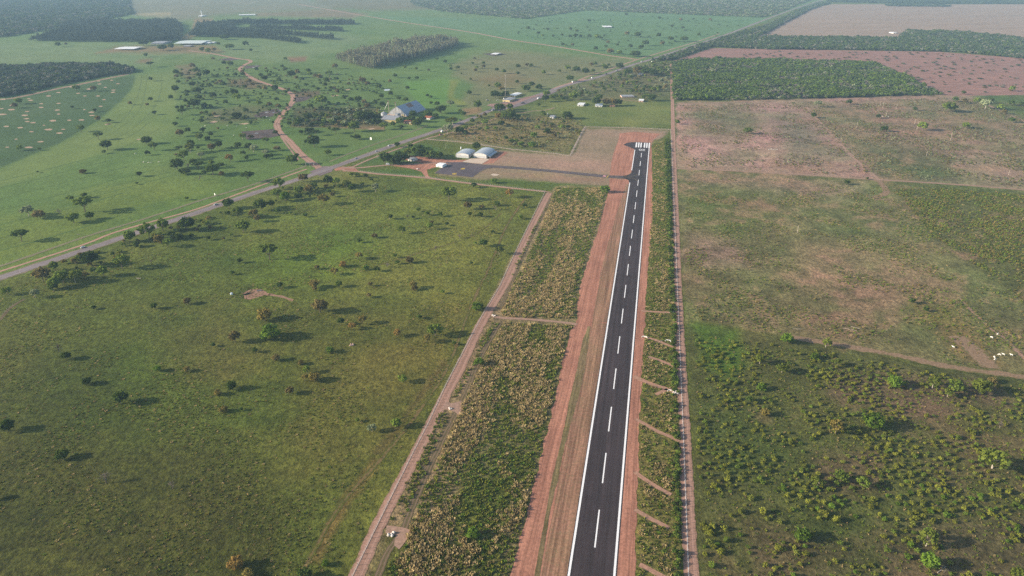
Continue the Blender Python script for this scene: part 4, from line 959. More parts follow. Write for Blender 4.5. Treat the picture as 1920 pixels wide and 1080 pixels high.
# kind letter -> shapes, leaf material, wording
KINDS_T = {
 'r': (('round', 'round', 'bush'), 'r', 'dark green rounded'), 'm': (('round', 'loose'), 'm', 'mid green leafy'), 'b': (('round', 'bush'), 'b', 'bright green'),
 'o': (('loose', 'bush'), 'o', 'olive brown'), 'q': (('loose', 'bush'), 'q', 'orange brown'), 'd': (('bush', 'round'), 'd', 'brownish dense'),
 'u': (('flat',), 'r', 'dark flat-topped'), 'v': (('flat',), 'm', 'green flat-topped'), 'g': (('bare',), 'g', 'leafless grey'), 'w': (('loose',), 'w', 'pale grey-green'),
 'T': (('tall',), 'r', 'tall dark'), 't': (('tall',), 'm', 'tall narrow green'), 'y': (('loose', 'round'), 'Y', 'yellow-green'),
}
TREES = """
15 552 16 m;67 558 16 w;100 543 17 r;290 579 12 r;352 570 14 d;111 660 18 g;125 674 17 r;297 696 13 b;351 697 12 o;164 720 17 r;227 757 24 r;16 808 25 r;441 641 20 d;400 650 8 m;478 661 10 r;435 731 19 r;409 740 14 o;420 772 16 o;452 770 7 m;177 580 8 o
601 586 28 d;496 601 27 o;509 633 36 b;640 609 12 r;660 618 14 q;680 608 16 o;746 631 14 q;817 629 28 m;801 642 14 o;852 647 8 d;619 661 15 b;517 676 14 d;565 683 12 o;576 700 14 m;572 714 12 o;591 713 20 o;543 739 15 d;754 717 18 m;787 598 9 g;895 580 20 b;900 684 17 b;745 801 18 m;698 809 17 w;670 791 8 q;692 558 9 o;830 551 8 o;591 545 8 r;777 544 12 d
116 861 22 r;200 906 28 g;324 916 20 g;444 1064 29 q;466 1080 22 o;-8 936 15 r;573 1087 28 r;611 1060 14 b
569 341 18 d;525 356 20 m;535 377 19 b;521 371 16 m;562 364 16 m;561 373 12 r;580 359 16 o;589 354 14 m;616 348 16 r;630 349 15 m;650 351 14 y;661 360 14 r;704 360 14 w;660 331 9 m;670 331 8 o;685 333 8 o;697 340 6 r;679 348 7 r;618 363 8 b;624 369 9 r;608 383 20 o;491 394 22 r;509 389 12 r;521 400 10 d;545 402 6 r;572 407 8 r;484 416 12 d
842 377 26 m;889 352 10 r;926 343 11 b;932 386 12 r;956 371 14 q;904 392 9 r;877 393 14 d;881 405 8 m;901 407 10 d;929 394 12 g;785 397 9 d;801 404 9 d;826 406 9 d;775 410 6 m;731 411 11 y;765 411 12 g;810 421 8 m;807 430 12 m;838 423 7 m;755 438 14 m;862 447 14 g;704 446 11 d;674 455 9 r;906 462 15 r;891 458 6 r;936 477 14 y;924 438 7 o;506 487 30 v;672 486 14 o;741 483 8 y;746 495 8 o;767 493 14 d;644 500 14 q;595 505 9 o;686 506 11 b;629 515 14 o;707 509 10 q;884 496 6 r;817 471 14 g;524 540 11 r;590 540 18 o;636 538 13 m;775 540 14 o;694 536 8 o;727 501 14 g
430 391 19 r;428 404 9 o;446 407 20 m;476 409 16 o;350 432 27 r;306 433 20 m;322 446 14 m;280 448 26 m;244 453 20 m;298 453 18 o;315 463 18 m;337 450 14 r;359 446 9 d;371 434 8 o;378 434 8 q;256 463 11 r;457 436 22 m;434 443 7 o;392 450 8 o;420 450 6 d;172 498 28 r;104 508 16 m;122 510 7 r;82 528 26 d;230 504 25 m;176 511 10 m;195 518 18 m;142 531 24 y;150 521 12 r;120 531 24 m;105 540 20 m;160 523 14 o;284 496 12 g;436 515 8 d;450 493 10 w
41 453 26 u;54 405 22 w;76 409 20 d;139 418 22 m;160 398 32 v;169 411 15 r;112 402 14 g;134 378 13 m;159 371 11 m;350 375 7 g;465 341 22 u;156 325 11 d;71 324 4 r;257 346 5 r;277 291 9 r;202 281 18 r;196 288 7 r;290 282 13 m;262 331 10 g;38 282 10 m;75 282 6 m
144 171 12 m;36 195 12 m;29 203 10 r;177 171 10 d;136 204 6 r;178 210 7 r;184 227 10 r;204 230 8 r;153 247 12 m;186 262 14 u;274 270 16 r;244 197 7 r;283 190 8 r;320 187 9 g;290 215 8 r;276 199 6 r;329 173 12 r;283 152 8 u;282 126 11 u;110 88 9 r;124 85 5 r;306 95 15 r;322 92 10 r;274 107 8 u;400 113 6 r;379 97 9 r;391 99 9 r;402 97 8 m;431 93 15 m;422 74 14 r;470 97 6 r;461 87 10 r;270 86 14 r;410 85 6 r
421 122 8 u;432 124 11 m;427 130 5 r;412 132 4 r;402 134 4 r;387 143 12 r;427 144 6 r;442 144 8 r;361 128 10 d;366 136 9 r;374 146 10 r;354 140 6 d;331 140 10 r;332 147 8 r;355 150 7 r;335 157 7 r;362 163 11 r;379 163 6 m;392 165 10 r;405 153 5 m;400 157 6 m;414 157 8 r;420 162 8 r;372 175 13 r;353 176 7 r;350 182 8 r;399 183 13 r;426 178 9 r;440 180 12 r;446 189 14 m;424 196 9 m;374 187 12 r;348 193 8 m;364 203 20 r;383 203 11 r;333 205 7 r;342 204 7 r;342 216 13 u;395 220 8 r;387 215 8 m;378 231 9 r;379 224 7 m;444 223 16 r;458 226 8 o;416 226 6 r;433 234 7 d;461 211 9 m;486 198 10 r;506 200 9 u;522 203 9 r;519 190 8 r;491 185 7 r;488 179 6 r;516 171 12 r;535 176 8 r;514 159 6 r;524 155 9 u;496 152 11 r;490 145 8 m;505 144 7 r;501 137 7 m;481 133 7 r;499 131 5 m;529 128 7 r;535 133 8 r;456 143 8 r;455 138 7 r;547 146 13 r;555 149 7 r;557 137 8 m;535 113 6 g;446 165 5 r;459 166 7 d;475 162 8 d;486 166 6 r;497 170 9 m;440 160 10 g;452 157 12 g;467 157 10 g
329 237 9 r;338 256 12 d;353 249 10 r;381 248 10 u;395 256 9 r;374 263 12 y;389 265 10 g;409 243 5 t;357 273 13 r;357 287 16 y;372 280 6 r;336 283 12 u;331 293 6 r;345 301 17 m;397 283 13 d;412 278 12 r;446 277 12 r;435 279 5 r;467 281 13 r;476 285 14 w;499 268 11 m;455 262 12 y;471 261 9 m;517 253 9 m;521 282 11 d;498 291 12 w;500 298 10 o;509 297 10 w;456 291 9 g;462 300 9 o;432 303 13 q;377 296 12 w;361 307 13 r;397 310 10 m;417 312 7 r;412 315 10 y;372 317 17 u;332 317 22 r;354 318 14 g;348 327 18 r;400 328 20 r;384 327 9 m;548 309 19 r;557 295 8 r;374 338 14 g;416 331 10 w
558 140 9 d;578 137 9 r;581 143 9 r;592 146 8 d;599 149 10 r;618 140 9 r;629 129 10 u;632 151 7 r;637 158 7 d;612 156 10 r;610 163 8 d;568 152 7 r;574 163 7 m;596 170 7 r;627 168 6 r;633 175 8 r;580 184 8 r;593 187 8 m;603 196 18 m;581 206 12 m;603 207 9 r;614 206 7 m;561 200 6 m;562 214 6 m;646 188 10 d;658 191 9 r;673 193 12 r;683 195 9 r;690 202 9 r;680 157 11 d;689 161 9 d;654 160 6 m;711 167 10 r;701 175 6 r;706 176 5 r;704 196 9 m;717 199 11 r;716 185 9 d;710 207 7 r;558 168 8 m;588 165 6 r;601 159 6 m
543 236 9 r;560 237 14 r;577 226 14 r;565 252 9 m;577 249 14 r;586 247 8 m;592 254 11 u;617 244 7 r;630 250 14 u;647 240 10 m;648 235 11 w;665 247 18 m;659 259 6 m;671 261 12 r;575 270 9 d;584 263 10 w;590 276 19 r;615 291 11 m;692 225 20 r;678 228 22 r;700 231 8 r;711 230 8 r;721 243 13 m
752 243 9 r;750 232 12 m;773 228 13 r;773 218 12 r;783 239 14 r;793 229 12 r;804 220 15 r;827 213 18 r;761 192 10 r;802 182 6 r;808 185 6 d;820 199 9 y;808 196 6 g;732 180 9 r;748 188 8 m;789 204 4 r;737 237 10 y;775 236 10 y;817 222 10 d
741 146 8 r;767 150 6 m;782 150 7 u;731 156 7 m;764 168 7 r;880 178 9 r;896 207 14 T;869 218 10 r;845 199 12 w;862 211 7 d
839 252 18 w;849 234 14 y;862 251 14 r;873 244 9 r;872 252 9 y;842 232 12 y;885 231 9 w;900 222 7 r;909 234 11 m;913 245 8 w;899 245 5 r
936 184 12 r;948 182 14 r;938 211 18 r;955 206 11 m;956 216 13 y;945 224 14 m;958 225 14 r;971 224 10 b;934 222 12 q;940 237 12 r;929 244 8 w;986 228 5 m;1009 228 7 m;1015 232 6 o;1035 237 7 m;1008 243 9 r;1000 257 11 b;1026 250 12 r;1055 244 12 m;1065 242 8 y;977 263 7 d;949 263 9 w;959 269 9 d;968 269 9 m;977 274 11 b;997 275 13 b;1039 259 10 y;893 282 13 r;1018 216 9 d;1010 200 7 m;1022 191 12 r;1025 181 12 m;1034 186 8 y;1063 223 19 r;1019 219 9 m;1057 231 6 r;1075 187 14 m;896 221 6 r;909 219 8 m
971 128 8 r;988 125 7 r;996 126 7 r;971 141 7 r;1019 140 8 r;969 157 7 m;986 171 14 r;997 163 10 m;1011 167 12 r;1049 136 6 r;1064 132 10 r;1082 135 12 r;1097 140 12 r;1069 153 12 r;1109 125 8 m;1116 123 7 r;1132 127 8 r;1141 125 6 r;1162 128 14 r;1112 136 7 d;1136 131 8 w
1055 86 6 r;1061 88 5 r;1074 87 6 r;1117 95 8 r;1145 101 12 d;1162 103 9 d;1190 106 18 r;1140 82 6 r;1136 90 6 m;1157 87 6 d;1182 91 8 m;1009 65 6 r;1017 69 5 r;1037 70 5 r;1054 68 5 r;1069 71 6 r;1079 71 8 r;1089 71 6 r;1105 71 7 r;1120 74 10 r;1176 67 7 r;1195 70 12 r;990 56 7 r;1027 58 6 r;1070 57 6 r;1081 61 6 r;1105 42 6 r;1236 37 6 r;1276 40 6 r;1331 40 6 r;1174 30 6 r;1260 52 6 r;1280 55 6 r;1175 67 8 r;1235 71 9 r;1257 78 10 r;1282 78 13 r;1310 68 6 r;1210 86 12 r;1202 93 9 r;1242 85 8 r
759 129 6 m;781 132 6 r;804 134 5 r;835 119 7 r;820 113 5 m;844 126 6 r;846 132 6 r;859 130 7 r;865 140 4 r;890 112 5 r;882 151 5 r;892 135 7 r;894 129 6 m;907 128 7 r;906 121 6 m;886 121 5 m;932 134 7 r;945 138 8 r;917 163 5 m;933 167 11 m;940 171 10 m;928 184 14 r
1477 643 25 b;1526 673 18 b;1466 698 22 y;1570 686 14 y;1677 726 28 b;1748 728 24 y;1787 735 32 m;1776 744 18 y;1837 739 36 y;1862 718 16 d;1633 801 38 b;1566 813 28 o;1548 651 20 y;1710 569 11 m;1735 584 10 d;1874 802 18 g;1426 731 20 b;1405 753 14 r;1436 779 18 o;1424 682 18 y
1502 1012 32 b;1736 1024 36 y;1741 1064 36 b;1860 878 52 y;1907 1088 30 y;1615 914 26 m;1575 903 26 m;1532 912 24 y;1770 1074 18 g
1776 210 22 m;1791 191 10 d;1808 194 10 m;1832 195 12 m;1857 194 10 m;1895 198 10 m;1915 199 8 r;1847 204 18 w;1875 206 11 r;1882 214 9 r;1896 230 10 m;1811 241 12 m;1730 245 16 m;1657 247 12 r;1647 222 8 r;1715 208 8 m;1592 196 10 r;1532 201 12 w;1525 221 10 m;1806 177 7 r;1897 171 10 m;1691 143 7 r;1402 251 14 m;1270 233 8 o
1118 199 14 r;1136 199 12 d;1148 199 16 d;1158 198.5 14 r;1122 188 12 m;1178 142 14 r;1212 141 22 r;1225 143 14 r;1195 137 14 d;1206 186 8 r;1222 189 15 r;1100 197 5 m;984 389 8 d;976 411 9 d;1135 361 18 b;887 1006 24 b;1587 346 9 o;1626 337 5 d
722 307 20 r;740 308 22 r;757 306 20 r;750 295 13 r;766 292 14 y;785 295 27 r;797 295 22 r;806 298 18 m;822 299 14 r;770 279 10 w;745 276 10 w
"""
ANCH = [(60, 600, 'in the near pasture by the left edge'), (150, 700, 'in the near pasture at lower left'), (60, 840, 'in the lower left corner'), (300, 640, 'in the near pasture below the roadside thicket'), (420, 730, 'in the middle of the near pasture'),
        (560, 690, 'in the near pasture well below the clearing'), (490, 600, 'beside the bare red clearing'), (640, 600, 'in the near pasture right of the red clearing'), (780, 640, 'by the perimeter road, lower half'), (720, 790, 'by the worn cattle trail near the perimeter road'),
        (250, 900, 'in the darker foreground pasture'), (450, 1070, 'at the bottom edge of the pasture'), (600, 1070, 'at the bottom beside the cattle trail'), (540, 365, 'in the thicket below the road junction'), (650, 345, 'in the scrub below the access road'),
        (840, 380, 'in the pasture corner below the apron'), (920, 400, 'in the pasture corner by the track bend'), (800, 430, 'in the upper middle of the near pasture'), (690, 480, 'in the centre of the near pasture'), (500, 480, 'in the open turf below the highway'), (900, 470, 'along the upper perimeter road'), (600, 540, 'in the middle turf above the red clearing'),
        (320, 440, 'in the long roadside thicket'), (440, 400, 'by the highway above the thicket'), (150, 515, 'in the lower left roadside thicket'), (100, 405, 'in the bright pasture at far left'), (200, 290, 'in the open bright pasture at left'), (120, 200, 'in the dark crop block'), (270, 190, 'in the pale green strip'), (110, 88, 'by the low far farm at left'), (310, 92, 'beside the long farm sheds'), (420, 90, 'right of the long farm sheds'),
        (350, 205, 'in the left clump of the savanna slope'), (350, 145, 'on the upper left savanna slope'), (420, 175, 'in the middle of the savanna slope'), (430, 125, 'near the farthest dark patch'), (500, 145, 'beside the upper dirt road'), (500, 190, 'above the dark trampled ground'), (440, 225, 'left of the dark trampled ground'), (340, 290, 'at the left of the bright green slope'), (380, 320, 'low on the bright green slope'), (460, 275, 'below the dark trampled ground'), (510, 295, 'on the slope left of the dirt road'), (550, 305, 'where the dirt road meets the highway'),
        (585, 145, 'in the pasture right of the far road'), (630, 150, 'in the pasture before the plantation'), (600, 195, 'right of the road bend'), (690, 195, 'in the pasture left of the warehouse'), (570, 235, 'in the grove by the road curve'), (640, 245, 'at the lower edge of the grove'), (690, 228, 'at the right end of the grove'), (590, 265, 'on the mown green below the grove'), (740, 235, 'around the yellow-walled building'), (780, 225, 'in front of the warehouse'), (825, 210, 'right of the warehouse'), (760, 160, 'in the pasture behind the warehouse'), (880, 190, 'left of the checkpoint by the highway'), (850, 240, 'in the roadside clump before the lay-by'), (900, 235, 'in the brown scrub by the highway'), (940, 175, 'behind the yellow checkpoint'), (950, 215, 'opposite the yellow checkpoint'), (970, 265, 'in the brown scrub behind the hangars'), (1030, 245, 'in the brown scrub beside the airfield corner'), (1020, 190, 'by the highway right of the checkpoint'), (1060, 225, 'beside the small whitish farmhouse'), (985, 130, 'in the pasture behind the checkpoint'), (1000, 165, 'along the highway behind the checkpoint'), (1085, 135, 'in the group above the highway'), (1150, 125, 'at the end of the red road'), (1060, 75, 'in the far pasture left of centre'), (1150, 95, 'just beyond the red road'), (1120, 65, 'in the row across the far pasture'), (1250, 70, 'in the far pasture near the highway'), (1280, 40, 'at the top of the far pasture'), (800, 125, 'in the pasture below the plantation'), (890, 125, 'near the small white shed'), (940, 135, 'in the brownish pasture above the mast'),
        (1480, 670, 'at the left of the shrubby field'), (1690, 725, 'along the top of the shrubby field'), (1820, 735, 'at the top right of the shrubby field'), (1600, 810, 'in the middle of the shrubby field'), (1430, 740, 'in the shrubby field beside the runway road'), (1590, 900, 'lower in the shrubby field'), (1740, 1040, 'at the bottom of the shrubby field'), (1500, 1000, 'at the lower left of the shrubby field'), (1860, 880, 'at the right edge of the shrubby field'), (1720, 575, 'in the mottled field near the white cows'), (1650, 220, 'in the upper right field'), (1800, 200, 'in the upper right corner field'), (1880, 215, 'by the far right field edge'), (1400, 245, 'in the pink stubble beside the runway road'), (1600, 340, 'at the diagonal track crossing'), (760, 295, 'in the dark grove left of the hangars'), (895, 285, 'behind the hangars'), (1135, 360, 'at the edge of the red strip by the taxiway'), (890, 1000, 'in the tall grass at the bottom')]
ORD = ['first', 'second', 'third', 'fourth', 'fifth', 'sixth', 'seventh', 'eighth', 'ninth', 'tenth', 'eleventh', 'twelfth']

def build_trees():
    L = []
    for ln in TREES.strip().splitlines():
        for it in ln.split(';'):
            a = it.split()
            L.append((float(a[0]), float(a[1]), float(a[2]), a[3]))
    L.sort(key=lambda t: -t[2])
    main, rest = L[:298], L[298:]
    info = {}
    for t in main:
        x, y, w, k = t
        wm = w / PPM(y)
        yc = y - w * 0.4
        an = min(ANCH, key=lambda q: (q[0] - x) ** 2 + (2.0 * (q[1] - yc)) ** 2)[2]
        size = 'small' if wm < 6.5 else ('large' if wm > 13.5 else 'medium')
        info.setdefault((size, KINDS_T[k][2], an), []).append(t)
    rnd = random.Random(3)
    for (size, look, an), ts in info.items():
        ts.sort(key=lambda t: t[0])
        for i, t in enumerate(ts):
            lab = f'{size} {look} tree {an}'
            if len(ts) > 1:
                lab = lab + (', left of two' if i == 0 else ', right of two') if len(ts) == 2 else lab + f', {ORD[i]} from left'
            place_tree(t, lab, rnd)
    # the many smallest far trees: one mass of instances
    by = {}
    for x, y, w, k in rest:
        by.setdefault(KINDS_T[k][1], []).append((*P(x, y).xy, 0, w / PPM(y), rnd.uniform(0, 6.28)))
    for m, pts in by.items():
        REST.setdefault(m, []).extend(pts)
REST = {}

def place_tree(t, lab, rnd):
    x, y, w, k = t
    shapes, mat, look = KINDS_T[k]
    c, tr, hw = rnd.choice(SHAPES[rnd.choice(shapes)])
    p = P(x, y)
    wm = w / PPM(y) * (1.28 if y < 340 else (1.02 if x > 1280 else 1.15))
    e = empty('tree', p, rnd.uniform(0, 6.28))
    h = wm * hw * (rnd.uniform(.95, 1.12) if y > 340 else rnd.uniform(.82, 1.0))
    if wm < 5: h *= 1.15
    h = min(h, 21)
    e.scale = (wm, wm, h)
    tag(e, lab, 'tree', 'trees scattered over the pastures and fields')
    o = mesh_obj('crown', c, e); o2 = mesh_obj('trunk', tr, e)
    o.material_slots[0].link = 'OBJECT'; o.material_slots[0].material = LM[mat]
    o2.material_slots[0].link = 'OBJECT'; o2.material_slots[0].material = LM['g'] if k == 'g' else (PALEBARK if k in 'yw' else BARK)
build_trees()

# ---------------------------------------------------------------- masses: instanced stuff
def gn_scatter(name, pts, protos, label, cat, tilt=0.0):
    """pts: (x, y, z, scale, rot[, zscale]); protos: list of meshes"""
    if not pts: return
    me = bpy.data.meshes.new(name)
    me.from_pydata([p[:3] for p in pts], [], [])
    a = me.attributes.new('sc', 'FLOAT_VECTOR', 'POINT')
    a.data.foreach_set('vector', np.array([(p[3], p[3], p[5] if len(p) > 5 else p[3]) for p in pts], np.float32).ravel())
    a = me.attributes.new('rot', 'FLOAT_VECTOR', 'POINT')
    a.data.foreach_set('vector', np.array([(0, 0, p[4]) for p in pts], np.float32).ravel())
    o = mesh_obj(name, me)
    coll = bpy.data.collections.new(name + '_forms')
    for i, pm in enumerate(protos):
        po = bpy.data.objects.new(name + '_form', pm); coll.objects.link(po)
    ng = bpy.data.node_groups.new(name, 'GeometryNodeTree')
    ng.interface.new_socket('Geometry', in_out='INPUT', socket_type='NodeSocketGeometry')
    ng.interface.new_socket('Geometry', in_out='OUTPUT', socket_type='NodeSocketGeometry')
    N, Lk = ng.nodes.new, ng.links.new
    gi, go = N('NodeGroupInput'), N('NodeGroupOutput')
    ci = N('GeometryNodeCollectionInfo'); ci.inputs[0].default_value = coll
    ci.inputs['Separate Children'].default_value = True; ci.inputs['Reset Children'].default_value = True
    ip = N('GeometryNodeInstanceOnPoints'); ip.inputs['Pick Instance'].default_value = True
    s = N('GeometryNodeInputNamedAttribute'); s.data_type = 'FLOAT_VECTOR'; s.inputs[0].default_value = 'sc'
    r = N('GeometryNodeInputNamedAttribute'); r.data_type = 'FLOAT_VECTOR'; r.inputs[0].default_value = 'rot'
    Lk(gi.outputs[0], ip.inputs['Points']); Lk(ci.outputs[0], ip.inputs['Instance'])
    Lk(s.outputs[0], ip.inputs['Scale']); Lk(r.outputs[0], ip.inputs['Rotation'])
    Lk(ip.outputs[0], go.inputs[0])
    md = o.modifiers.new('scatter', 'NODES'); md.node_group = ng
    tag(o, label, cat, None, 'stuff')
    return o

def inside(poly, x, y):
    c = False; n = len(poly)
    for i in range(n):
        ax, ay = poly[i]; bx, by = poly[(i + 1) % n]
        if (ay > y) != (by > y) and x < ax + (y - ay) / (by - ay) * (bx - ax): c = not c
    return c

def fill_points(px, spacing, dens=None, seed=1):
    """jittered grid of ground points inside a polygon given in photo coordinates"""
    rnd = random.Random(seed)
    w = [tuple(P(x, y).xy) for x, y in densify_px(px)]
    xs, ys = [p[0] for p in w], [p[1] for p in w]
    out = []
    ny = int((max(ys) - min(ys)) / spacing) + 1
    for j in range(ny):
        y = min(ys) + j * spacing
        # crossings of this row
        xsn = []
        n = len(w)
        for i in range(n):
            a, b = w[i], w[(i + 1) % n]
            if (a[1] > y) != (b[1] > y): xsn.append(a[0] + (y - a[1]) / (b[1] - a[1]) * (b[0] - a[0]))
        xsn.sort()
        for q in range(0, len(xsn) - 1, 2):
            x = xsn[q] + rnd.random() * spacing
            while x < xsn[q + 1]:
                X, Y = x + rnd.uniform(-.45, .45) * spacing, y + rnd.uniform(-.45, .45) * spacing
                if dens is None or rnd.random() < dens(X, Y): out.append((X, Y))
                x += spacing
    return out

def densify_px(px):
    out = []
    n = len(px)
    for i in range(n):
        (ax, ay), (bx, by) = px[i], px[(i + 1) % n]
        k = max(1, int(math.hypot(bx - ax, by - ay) / 12))
        for j in range(k): out.append((ax + (bx - ax) * j / k, ay + (by - ay) * j / k))
    return out

def variant(me, mat):
    c = me.copy(); c.materials.clear(); c.materials.append(mat); return c

def low_crown(seed, n=15, per=9, leaf=.135, rad=(.42, .42, .36), zc=.6, cr=.17):
    return crown_mesh('wood_crown', seed, n, per, leaf, rad, zc, cr)
LOW = [low_crown(900 + i) for i in range(3)]
LOWT = [low_crown(920 + i, 11, 6, .11, (.36, .36, .42), .58, .17) for i in range(2)]
rnd = random.Random(21)
def wood(name, polys, spacing, wm, hm, mats, label, cat='wood', dens=None, shapes=None, row=None):
    pts = []
    for k, poly in enumerate(polys):
        for (X, Y) in fill_points(poly, spacing, dens, 30 + k):
            v = 1 + .45 * fbm1(X, Y, 1 / 50., 3)
            s = wm * rnd.uniform(.65, 1.4) * v
            pts.append((X, Y, -0.1, s, rnd.uniform(0, 6.28), hm * rnd.uniform(.7, 1.3) * v))
    protos = [variant(m, LM[k]) for k in mats for m in (shapes or LOW)[:2]]
    gn_scatter(name, pts, protos, label, cat)

LM['f'] = leaf_mat('wood_green', (0.075, 0.120, 0.026), (0.115, 0.160, 0.034))
LM['h'] = leaf_mat('wood_dark_hazed', (0.066, 0.100, 0.046), (0.095, 0.128, 0.062))  # lightened, bluer leaf colour stands in for thicker haze over far woods
LM['k'] = leaf_mat('wood_grey', (0.230, 0.215, 0.160), (0.180, 0.180, 0.130))
LM['x'] = leaf_mat('plantation', (0.055, 0.078, 0.050), (0.078, 0.100, 0.062))
F1 = [(1262, 188), (1261, 117), (1300, 112), (1440, 113), (1640, 119), (1700, 148), (1768, 178), (1600, 183), (1400, 188)]
def patch(x, y): return fbm1(x * .6, y, 1 / 75., 4) + .5 * fbm1(x, y, 1 / 22., 2)
wood('wood', [F1], 6.6, 9.4, 8.5, 'ffmfbfhf', 'dense green wood block right of the highway', dens=lambda x, y: 0.93 if patch(x, y) < .02 else .34)
wood('wood', [F1], 6.6, 8.0, 7.0, 'kkwkgk', 'greyer leafless trees patched through the green wood block', dens=lambda x, y: 0.03 if patch(x, y) < .0 else .60)
wood('wood', [[(1222, 116), (1262, 104), (1330, 80), (1380, 64), (1440, 48), (1490, 22), (1540, 4), (1556, 6), (1520, 18), (1466, 46), (1430, 66), (1380, 78), (1320, 92), (1266, 112)],
              [(1335, 88), (1330, 80), (1440, 70), (1685, 72), (1700, 58), (1790, 60), (1930, 74), (2300, 86), (2300, 120), (1930, 112), (1800, 98), (1600, 94), (1440, 93)]], 9, 11, 9, 'hhfhkfh', 'long dark wood belt behind the red ploughed field')
wood('wood', [[(-700, 76), (-300, 76), (0, 71), (80, 58), (160, 42), (250, 27), (243, 3), (240, -12), (-700, -12)]], 17, 19, 11, 'hfkhf', 'hazy far forest filling the top left corner')
wood('wood', [[(-300, 192), (0, 183), (40, 176), (125, 157), (180, 146), (249, 136), (252, 130), (195, 121), (100, 122), (0, 125), (-300, 130)]], 8, 10.5, 10, 'hhfhkx', 'dark wood belt behind the spotted crop block')
wood('plantation', [[(56, 77), (110, 60), (120, 46), (150, 42), (330, 41), (342, 52), (342, 76), (300, 79), (150, 79)]], 8.5, 8, 17, 'xxx', 'dark eucalypt plantation left of the far farm', shapes=LOWT)
wood('plantation', [[(362, 64), (372, 48), (440, 42), (440, 61), (400, 66)], [(440, 41.5), (664, 43), (664, 47), (440, 45.5)], [(470, 51), (517, 52), (643, 57), (643, 60), (540, 56), (470, 54)], [(425, 57), (480, 58), (627, 72), (626, 76), (540, 67), (425, 61.5)], [(356, 67), (380, 64), (480, 66), (565, 78), (563, 83), (480, 72), (400, 70), (356, 69.5)]], 8.5, 8, 17, 'xxx', 'ragged rows of dark eucalypts right of the far farm', shapes=LOWT)
wood('plantation', [[(629, 113), (655, 107), (734, 91), (781, 79), (830, 78), (859, 82), (859, 88), (800, 106), (740, 120), (696, 130.5), (660, 124)]], 6.0, 5.6, 24, 'eekew', 'leaf-shaped block of tall pale eucalypts in the far pasture', shapes=LOWT)
wood('wood', [[(782, 12), (830, 22), (985, 36), (1010, 32), (1100, 19.5), (1200, 24), (1425, 33), (1450, 28), (1500, 8), (1535, -4), (1560, -18), (780, -18), (770, 4)]], 19, 17, 7, 'fkfw', 'pale hazy woodland across the top centre')
wood('wood', [[(1552, 4), (1700, 7), (1930, 7.5), (2600, 9), (2600, -18), (1575, -18)], [(1660, 10), (1780, 11), (1780, 13), (1660, 12)]], 18, 19, 11, 'hhx', 'dark far woodland along the top right edge')
wood('thicket', [[(548, 236), (552, 228), (590, 216), (640, 206), (700, 206), (716, 214), (716, 232), (690, 236), (640, 236), (600, 238)]], 8.5, 8.5, 6.5, 'rmdwr', 'tangled thicket left of the silo compound', cat='thicket', dens=lambda x, y: .62)
wood('thicket', [[(1036, 184), (1050, 170), (1075, 164), (1110, 158), (1160, 140), (1190, 130), (1225, 119), (1258, 116), (1258, 186), (1235, 190), (1210, 180), (1190, 176), (1130, 172), (1100, 182), (1060, 190)]], 11, 10, 8.5, 'rmfdmw', 'mixed grove of trees around the farmhouses', cat='thicket', dens=lambda x, y: 0.14 + 0.9 * max(0, fbm1(x, y, 1 / 60.)))
wood('thicket', [[(150, 478), (260, 446), (330, 424), (400, 404), (440, 392), (450, 402), (380, 436), (300, 456), (200, 492), (90, 530), (60, 530)], [(505, 366), (560, 344), (600, 350), (690, 348), (650, 360), (590, 370), (520, 382)]], 7, 5.2, 4.2, 'mrodry', 'low scrub along the near side of the highway', cat='scrub', dens=lambda x, y: 0.22 + 0.8 * max(0, fbm1(x, y, 1 / 25.)))
wood('thicket', [[(905, 226), (985, 218), (1088, 226), (1094, 240), (1066, 286), (960, 275), (830, 257), (860, 244)]], 7, 3.6, 3.0, 'odwymo', 'brown scrub between the airfield and the highway', cat='scrub', dens=lambda x, y: .42)
wood('thicket', [[(330, 130), (540, 128), (720, 150), (712, 200), (560, 240), (420, 240), (330, 230)]], 17, 7.0, 5.5, 'rrmrd', 'small dark bushes dotted over the savanna slope', cat='scrub', dens=lambda x, y: .20 + .8 * max(0, fbm1(x, y, 1 / 90., 3)))
wood('thicket', [[(980, 40), (1110, 26), (1420, 40), (1300, 80), (1195, 100), (960, 66)]], 30, 8, 5, 'rrh', 'far bushes dotted over the pasture beyond the red road', cat='scrub', dens=lambda x, y: .10)
wood('thicket', [[(1290, 118), (1440, 96), (1760, 100), (1920, 114), (1920, 172), (1790, 176), (1650, 122)]], 22, 10, 3.4, 'hdkh', 'dark tufts left standing in the red ploughed field', cat='scrub', dens=lambda x, y: .22)
for m, pts in REST.items(): pass
gn_scatter('distant_trees', [(a, b, 0, s * 1.25, r, s * 1.0) for pts in REST.values() for (a, b, _, s, r) in pts],
           [variant(m, LM[k]) for k in 'rmrdr' for m in LOW[:2]], 'many tiny far trees dotted over the distant pastures', 'trees')

